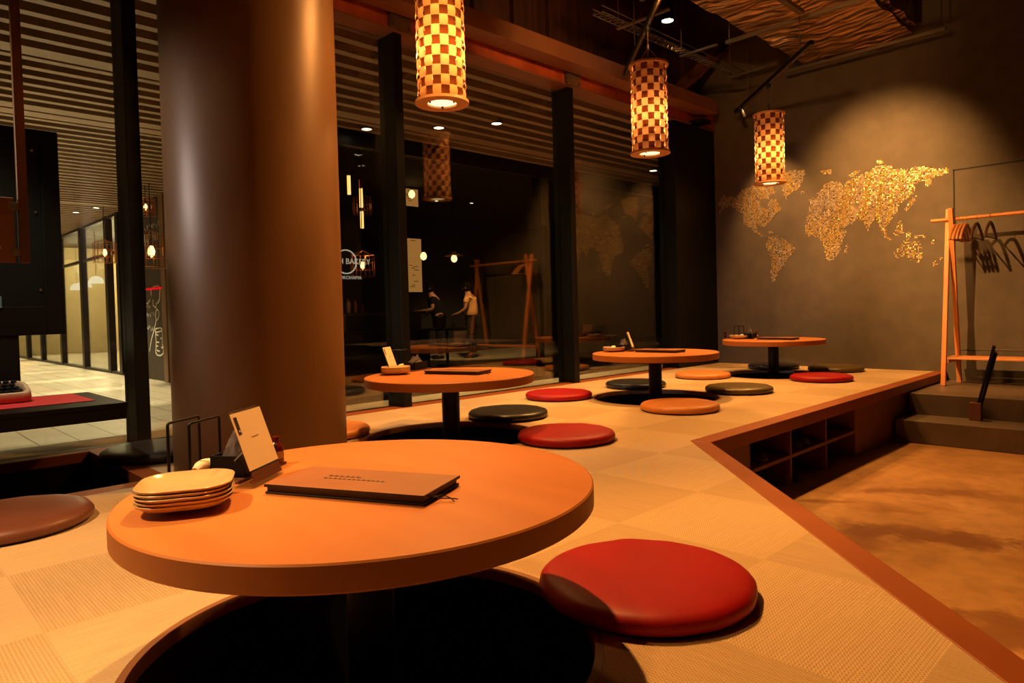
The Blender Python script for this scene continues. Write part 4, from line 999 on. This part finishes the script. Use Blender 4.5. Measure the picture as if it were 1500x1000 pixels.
# counter with glassware
t = thing('bakery_counter', 'dark bar counter inside the bakery', 'counter', (-8.9,5.2,FZ))
q = MB(); q.box((-.35,-1.1,1.03), (.35,1.3,1.08)); q.build('counter_top', mat('bar_top', (.03,.02,.016), .3), t, 0, .004)
q = MB(); q.box((-.30,-1.05,0), (.28,1.25,1.03)); q.build('body', M['dark_wall'], t, 0)
rnd = random.Random(4)
for k in range(7):
    z = FZ+1.081; y = 4.75 + k*.115; h = rnd.uniform(.09,.24); r = rnd.uniform(.028,.042)
    o = bpy.data.objects.new; tt = thing('glass_jar', ['small jar at the pillar end of the bakery counter','second jar from the pillar on the bakery counter','third jar from the pillar on the bakery counter','middle jar on the bakery counter','fifth jar from the pillar on the bakery counter','sixth jar from the pillar on the bakery counter','last jar on the bakery counter, farthest from the pillar'][k], 'jar', (-8.68,y,z), 0, 'jars on the bakery counter')
    q = MB(); q.lathe([(0,0), (r,0), (r,h*.7), (r*.6,h*.8), (r*.6,h*.86)], n=20); q.build('jar_body', [M['bottle'], M['label'], M['copper']][k % 3], tt, 40)
    q = MB(); q.lathe([(r*.66,h*.86), (r*.66,h), (0,h)], n=20); q.build('lid', M['copper'], tt, 40)
t = thing('steel_canister', 'tall dim steel canister on the shelf under the bakery counter', 'canister', (-8.5,5.02,.42))
q = MB(); q.lathe([(0,0), (.05,0), (.05,.20), (.045,.21), (0,.21)], n=24); q.build('body', M['galv'], t, 40)
q = MB(); q.lathe([(.046,.21), (.046,.235), (.01,.25), (0,.25)], n=24); q.build('lid', M['galv'], t, 40)
t = thing('counter_shelf', 'low dark shelf before the bakery counter', 'shelf', (-8.5,5.2,FZ))
q = MB(); q.box((-.1,-1.1,.79), (.12,1.3,.815)); q.build('board', M['dark_wall'], t, 0)
for y in (-1.0, 1.2): q = MB(); q.box((-.1,y-.02,0), (.12,y+.02,.79)); q.build('support', M['dark_wall'], t, 0)
wire_lantern('copper wire lantern next to the bakery emblem', -8.2, 5.17, 1.17, .95)
wire_lantern('copper wire lantern among the glowing tubes in the bakery', -8.85, 5.60, 2.13, .8)
tube_lamp('glowing tube pendant closest to the pillar in the bakery', -8.4, 5.115, 2.32, .26)
tube_lamp('second glowing tube pendant in the bakery, by the wire lantern', -8.3, 5.24, 2.14, .26)
tube_lamp('lowest glowing tube pendant in the bakery', -8.5, 5.37, 1.88, .24)
# lit menu boards
def lit_board(lab, x, y, z, w, h):
    t = thing('menu_board', lab, 'menu board', (x,y,z), 0, 'lit boards in the bakery')
    q = MB(); q.box((0,0,0), (.04,w,h)); q.build('frame', M['frame'], t, 0)
    q = MB(); q.box((.04,.02,.02), (.045,w-.02,h-.02)); q.build('lit_face', M['menuboard'], t, 0)
    q = MB(); rnd = random.Random(int(h*100))
    for k in range(9): yy = rnd.uniform(.05,w-.2); zz = rnd.uniform(.08,h-.06); q.box((.045,yy,zz), (.047,yy+rnd.uniform(.05,.13),zz+.012))
    q.build('faint_rows', M['jamb'], t, 0)
lit_board('tall glowing menu board hung in the bakery', -11.2, 8.0, 1.05, .42, 1.10)
lit_board('short glowing board hung higher in the bakery', -11.2, 8.0, 2.75, .38, .38)
def pendant(lab, x, y, z, shade):
    t = thing('bulb_pendant', lab, 'pendant lamp', (x,y,z), 0, 'bare bulb pendants in the bakery')
    q = MB(); q.lathe([(0,-.13), (.05,-.10), (.065,-.05), (.05,.0), (.025,.03), (0,.03)], n=20); q.build('bulb', M['bulb_s'], t, 60)
    if shade: q = MB(); q.lathe([(.20,.005), (.17,.03), (.06,.055), (.03,.10), (0,.10)], n=32); q.build('enamel_shade', M['copper'], t, 50)
    q = MB(); q.tube([(0,0,.03), (0,0,3.15-z)], .006, 6); q.build('cord', M['black'], t, 40)
pendant('shaded bulb pendant above the standing person in the bakery', -11.0, 9.12, 1.80, True)
pendant('bare bulb pendant beside the tall menu board', -10.9, 8.26, 1.81, False)
pendant('bare bulb pendant above the tall menu board', -10.9, 8.02, 3.00, False)
def downlight(lab, x, y, z, r=.07):
    t = thing('recessed_downlight', lab, 'downlight', (x,y,z), 0, 'recessed downlights beyond the windows')
    q = MB(); q.lathe([(r,0), (r*1.15,-.004), (r*1.2,.05), (0,.06)], n=24); q.build('trim_ring', M['galv'], t, 40)
    q = MB(); q.lathe([(r*.98,.003), (0,.003)], n=24); q.build('diffuser', M['down'], t, 0)
DL = [(-6.15,4.93,CZ-.01,'bright corridor downlight above the reflected lantern'), (-6.05,9.03,CZ-.01,'corridor downlight right of the third table lantern'), (-5.61,5.32,CZ-.01,'corridor downlight near the middle window post'), (-6.70,4.33,CZ-.01,'corridor downlight close to the pillar'),
      (-14.4,3.45,CZ-.01,'corridor downlight before the dark partition post'), (-15.2,3.3,CZ-.01,'corridor downlight beside the partition corner'), (-20.2,3.4,CZ-.01,'corridor downlight far along the lit room'),
      (-11.5,9.1,3.0,'faint ceiling downlight inside the bakery'), (-11.3,9.9,3.0,'second faint ceiling downlight inside the bakery')]
for x, y, z, lab in DL: downlight(lab, x, y, z, .055 if z < 2.9 else .04)
# small table with a lamp base in the bakery
t = thing('side_table', 'small dark table behind the window near the standing person', 'table', (-10.6,8.55,FZ))
q = MB(); q.lathe([(0,.70), (.40,.70), (.40,.73), (0,.73)], n=40); q.build('top', M['darkcloth'], t, 40)
q = MB(); q.lathe([(.03,.0), (.03,.70)], n=16); q.build('post', M['black'], t, 40)
q = MB(); q.lathe([(.22,0), (.22,.02), (0,.025)], n=30); q.build('foot', M['black'], t, 40)
t = thing('paper_cup', 'pale cup standing on the small table in the bakery', 'cup', (-10.45,8.60,FZ+.7305))
q = MB(); q.lathe([(0,0), (.035,0), (.045,.11), (.04,.11)], n=20); q.build('cup_body', M['label'], t, 40)
q = MB(); q.lathe([(.047,.11), (.046,.12), (0,.122)], n=20); q.build('lid', M['towel'], t, 40)
t = thing('flower_vase', 'dark vase with pale top on the small bakery table', 'vase', (-10.55,8.36,FZ+.7305))
q = MB(); q.lathe([(0,0), (.04,0), (.065,.06), (.06,.14), (.03,.19), (.04,.22)], n=24); q.build('vase_body', M['brown'], t, 60)
q = MB(); q.lathe([(0,.30), (.05,.27), (.06,.23), (.02,.21)], n=14); q.build('blossom', M['towel'], t, 60)

# ------------------------------------------------------------------ people
def skin(name, pts, edg, rad, m, parent, sub=2):
    me = bpy.data.meshes.new(name); me.from_pydata(pts, edg, []); o = bpy.data.objects.new(name, me); COL.objects.link(o)
    if parent is not None: o.parent = parent
    o.modifiers.new('skin', 'SKIN'); 
    for v, r in zip(me.skin_vertices[0].data, rad): v.radius = r if isinstance(r, tuple) else (r, r)
    me.skin_vertices[0].data[0].use_root = True
    s = o.modifiers.new('sub', 'SUBSURF'); s.levels = sub; s.render_levels = sub
    me.materials.append(m); o.modifiers['skin'].use_smooth_shade = True
    return o
def person(label, loc, rz, shirt, trousers, reach=0, lean=0):
    """local +x = forward; one continuous body, clothing and hair are its children"""
    t = thing('person', label, 'person', loc, rz)
    L_ = lean
    P_ = [(0,0,.92), (.0+L_*.2,0,1.08), (L_*.6,0,1.27), (L_,0,1.40), (L_+.02,0,1.49), (L_+.04,0,1.56), (L_+.05,0,1.66),      # 0-6 pelvis..crown
          (0,.09,.86), (.02,.10,.48), (-.01,.10,.08), (.10,.11,.035),                 # 7-10 left leg
          (0,-.09,.86), (.0,-.10,.48), (-.03,-.10,.08), (.08,-.11,.035),              # 11-14 right leg
          (L_,.17,1.37), (L_+.02,.24,1.12), (L_+.16+reach*.15,.20,.98+reach*.10), (L_+.23+reach*.2,.18,.97+reach*.12),      # 15-18 left arm
          (L_,-.17,1.37), (L_-.05,-.25,1.12), (L_+.10,-.24,.97), (L_+.16,-.23,.95)]    # 19-22 right arm
    E_ = [(0,1),(1,2),(2,3),(3,4),(4,5),(5,6),(0,7),(7,8),(8,9),(9,10),(0,11),(11,12),(12,13),(13,14),(3,15),(15,16),(16,17),(17,18),(3,19),(19,20),(20,21),(21,22)]
    Rr = [(.12,.15),(.105,.135),(.115,.16),(.08,.10),.055,.085,.075, .085,.06,.042,.035, .085,.06,.042,.035, .055,.042,.034,.028, .055,.042,.034,.028]
    body = skin('body', P_, E_, Rr, M['skin'], t)
    # shirt: torso and short sleeves a little larger than the body
    S_ = [(0,0,.90), P_[1], P_[2], P_[3], P_[15], (L_+.012,.215,1.22), P_[19], (L_-.03,-.22,1.22)]
    skin('shirt', S_, [(0,1),(1,2),(2,3),(3,4),(4,5),(3,6),(6,7)], [(.145,.175),(.128,.165),(.135,.18),(.09,.12),.075,.068,.075,.068], M[shirt], t)
    Tt = [P_[0], P_[7], P_[8], (-.01,.10,.10), P_[11], P_[12], (-.03,-.10,.10)]
    skin('trousers', Tt, [(0,1),(1,2),(2,3),(0,4),(4,5),(5,6)], [(.135,.165),.105,.078,.06,.105,.078,.06], M[trousers], t)
    q = MB(); q.lathe([(0,.135), (.06,.125), (.098,.07), (.104,.01), (.092,-.06), (.07,-.085)], n=24); h = q.build('hair', M['hair'], t, 70); h.location = (L_+.03,0,1.60); h.rotation_euler = (0,-.35,0)
    q = MB(); q.lathe([(0,.018), (.012,.008), (.014,-.010), (0,-.014)], n=10); e = q.build('nose', M['skin'], t, 60); e.location = (L_+.135,0,1.575)
    for s in (-1, 1):
        q = MB(); q.lathe([(0,.007), (.007,0), (0,-.007)], n=8); e = q.build('eye', M['hair'], t, 60); e.location = (L_+.122,.032*s,1.605)
        q = MB(); q.lathe([(0,.03), (.014,.015), (.016,-.01), (0,-.03)], n=10); e = q.build('ear', M['skin'], t, 60); e.location = (L_+.045,.088*s,1.59)
        hx, hy, hz = P_[18] if s > 0 else P_[22]
        q = MB()
        for f in range(4):
            b0 = Vector((hx+.015, hy+(.026-.017*f)*1, hz)); ln = (.060,.070,.066,.052)[f]
            q.tube([b0, b0+Vector((ln*.5,0,-.012)), b0+Vector((ln*.9,0,-.036))], [.0095,.0085,.007], 8)
        q.tube([(hx-.02,hy-.03*s,hz), (hx+.015,hy-.052*s,hz-.012), (hx+.035,hy-.055*s,hz-.028)], [.011,.010,.008], 8)
        q.build('fingers', M['skin'], t, 70)
    q = MB()
    for fy, fx in ((.105,.03), (-.105,.01)): q.prism([(fx-.10,fy-.04), (fx+.13,fy-.05), (fx+.17,fy), (fx+.13,fy+.05), (fx-.10,fy+.04)], 0.0, .075)
    q.build('shoes', M['darkcloth'], t, 0, .02, 3)
    return t
person('standing person in a cream short sleeved tee and dark trousers, behind the glass', (-11.85,10.30,FZ), math.radians(215), 'tee', 'darkcloth', .3, .06)
person('person in dark clothes leaning over a table, left of the cream tee', (-12.35,9.75,FZ), math.radians(-120), 'greycloth', 'darkcloth', 1.0, .16)

# ------------------------------------------------------------------ light
WARM = (1, .455, .115)
def light(name, typ, loc, power, col=WARM, aim=None, r=.05, angle=60, blend=.6):
    l = bpy.data.lights.new(name, typ); l.energy = power; l.color = col
    if typ in ('POINT','SPOT'): l.shadow_soft_size = r
    if typ == 'SPOT': l.spot_size = math.radians(angle); l.spot_blend = blend
    if typ == 'AREA': l.size = r
    o = bpy.data.objects.new(name, l); COL.objects.link(o); o.location = loc
    if aim is not None: o.rotation_euler = (Vector(aim)-Vector(loc)).to_track_quat('-Z','Y').to_euler()
    return o
for k, (cx, cy) in enumerate(TAB):
    light('lantern_down_light', 'SPOT', (cx,cy,LZ-.02), (24 if k == 0 else 48), WARM, (cx,cy,0), .06, 150, .7)
S = [
 ((-2.35,3.72,2.66), 900, (-1.20,7.0,.60), 38, 1.0, .02),        # track over the third table, on the coat rack: hard shadow on the wall
 ((-2.22,5.55,2.66), 560, (-2.18,7.12,1.78), 62, 1.0, .05),      # washes the map
 ((-3.30,6.58,2.66), 230, (-3.20,7.12,1.40), 56, .9, .05),
 ((-2.4,3.80,2.66), 250, (.1,3.6,FZ), 75, .7, .03),              # concrete floor
 ((-2.1,1.55,2.66), 430, (.25,1.0,0), 85, .7, .03),              # front of the platform
 ((-3.2,4.55,2.66), 230, (-2.9,4.2,0), 100, .8, .04),
 ((-2.4,1.86,2.66), 140, (-2.6,2.8,0), 100, .8, .04),
 ((-2.5,5.80,2.66), 210, (-2.5,5.8,0), 100, .8, .04),
 ((-3.48,2.93,2.66), 190, (-3.45,2.75,0), 84, .9, .04),
 ((-3.40,6.72,2.66), 60, (-3.3,6.3,0), 90, .9, .04),
 ((-1.80,3.17,2.66), 360, (-2.90,1.42,1.35), 56, .9, .04),       # raking the right flank of the pillar
 ((-2.55,3.92,2.68), 60, (-4.05,4.4,2.72), 80, .9, .05),         # added accent, brightens the beam over the windows
 ((-2.0,1.45,2.68), 50, (-4.05,2.6,2.72), 80, .9, .05),  # second added accent on the same beam
 ((-1.85,3.20,2.70), 200, (-2.45,5.3,3.10), 50, .9, .05),         # added spot aimed up to brighten the foil duct
]
for loc, pw, aim, ang, bl, r in S: light('track_and_added_spot', 'SPOT', loc, pw, WARM, aim, r, ang, bl)
light('desk_fill_light', 'SPOT', (-3.45,.1,2.6), 170, (1,.74,.46), (-3.72,.62,.3), .04, 44, .6)  # added without a fixture, brightens the red mat and typewriter
light('track_and_added_spot', 'SPOT', (-1.9,-.75,2.66), 500, (1,.58,.24), (-1.85,-.05,0), .04, 54, .7)
light('downlight_beam', 'SPOT', (-3.42,5.38,3.18), 30, WARM, (-3.42,5.38,0), .05, 70, .8)
light('pillar_streak_light', 'SPOT', (-3.75,-.9,1.5), 130, (1,.98,.95), (-3.2,1.1,1.0), .10, 50, .6)  # unseen source, added for the pale streak on the pillar
# corridor
CW = (1,.82,.52)
for x, y, p in ((-6.0,.8,130), (-8.6,1.7,500), (-10.8,2.5,900), (-13.4,2.9,1000), (-16.0,2.9,1000), (-18.8,2.9,1000), (-21.8,2.9,1000), (-25.0,2.6,900)): light('corridor_beam', 'SPOT', (x,y,2.70), p, CW, (x,y,0), .05, 62, .45)
for x, y, p in ((-6.15,4.93,12), (-6.05,9.03,16), (-5.61,5.32,4), (-6.70,4.33,4)): light('corridor_beam', 'SPOT', (x,y,2.72), p, CW, (x,y,0), .05, 90, .8)
light('slat_bounce_fill', 'AREA', (-9.0,.5,.4), 60, (1,.72,.38), (-9.0,.5,3), 4.0)  # added area lights, standing in for bounce off the corridor floor
light('slat_bounce_fill', 'AREA', (-16.0,1.5,.4), 60, (1,.72,.38), (-16.0,1.5,3), 4.0)
light('slat_bounce_fill', 'AREA', (-5.6,6.5,.2), 24, (1,.38,.12), (-5.6,6.5,3), 2.0)  # added warm fill for the slats nearest the windows
for y in (2.95,4.4,5.9): light('corridor_beam', 'SPOT', (-4.75,y,2.70), 110, (1,.74,.36), (-4.32,y,0), .04, 58, .5)  # added beams without fixtures, to brighten the pale sill
for x in (-17.0,-20.0,-23.0,-25.5): light('lit_room_light', 'POINT', (x,5.6,2.4), 260, (1,.78,.40), r=.2)
light('bakery_light', 'SPOT', (-10.6,9.3,2.9), 420, (1,.55,.2), (-11.8,10.3,1.0), .1, 60, .8)
light('bakery_light', 'POINT', (-8.3,5.3,1.45), 5, (1,.40,.14), r=.05)

# ------------------------------------------------------------------ world, camera, view
w = bpy.data.worlds.new('world'); sc.world = w; w.use_nodes = True
w.node_tree.nodes['Background'].inputs[0].default_value = (1,.55,.25,1); w.node_tree.nodes['Background'].inputs[1].default_value = .004
cam = bpy.data.cameras.new('camera'); co = bpy.data.objects.new('camera', cam); COL.objects.link(co); sc.camera = co
F_PX, YAW, PIT, ROL, CYP, CAMH = 1008.8, .7975, .0214, -.0268, 475.4756, .6604
Fv = Vector((-math.sin(YAW)*math.cos(PIT), math.cos(YAW)*math.cos(PIT), -math.sin(PIT)))
R0 = Vector((math.cos(YAW), math.sin(YAW), 0)); U0 = R0.cross(Fv)
Rv = R0*math.cos(ROL) + U0*math.sin(ROL); Uv = U0*math.cos(ROL) - R0*math.sin(ROL)
mw = Matrix.Identity(4)
for r in range(3): mw[r][0] = Rv[r]; mw[r][1] = Uv[r]; mw[r][2] = -Fv[r]
mw.translation = (0,0,CAMH); co.matrix_world = mw
cam.sensor_width = 36; cam.lens = F_PX/1500*36; cam.shift_y = (CYP-500)/1500; cam.clip_start = .02; cam.clip_end = 100
sc.view_settings.view_transform = 'Standard'; sc.view_settings.look = 'None'; sc.view_settings.gamma = 1; sc.view_settings.use_curve_mapping = False
sc.view_settings.exposure = 0.06
sc.cycles.use_denoising = True; sc.cycles.max_bounces = 10; sc.cycles.transparent_max_bounces = 16; sc.cycles.sample_clamp_indirect = 4; sc.cycles.caustics_reflective = False; sc.cycles.caustics_refractive = False
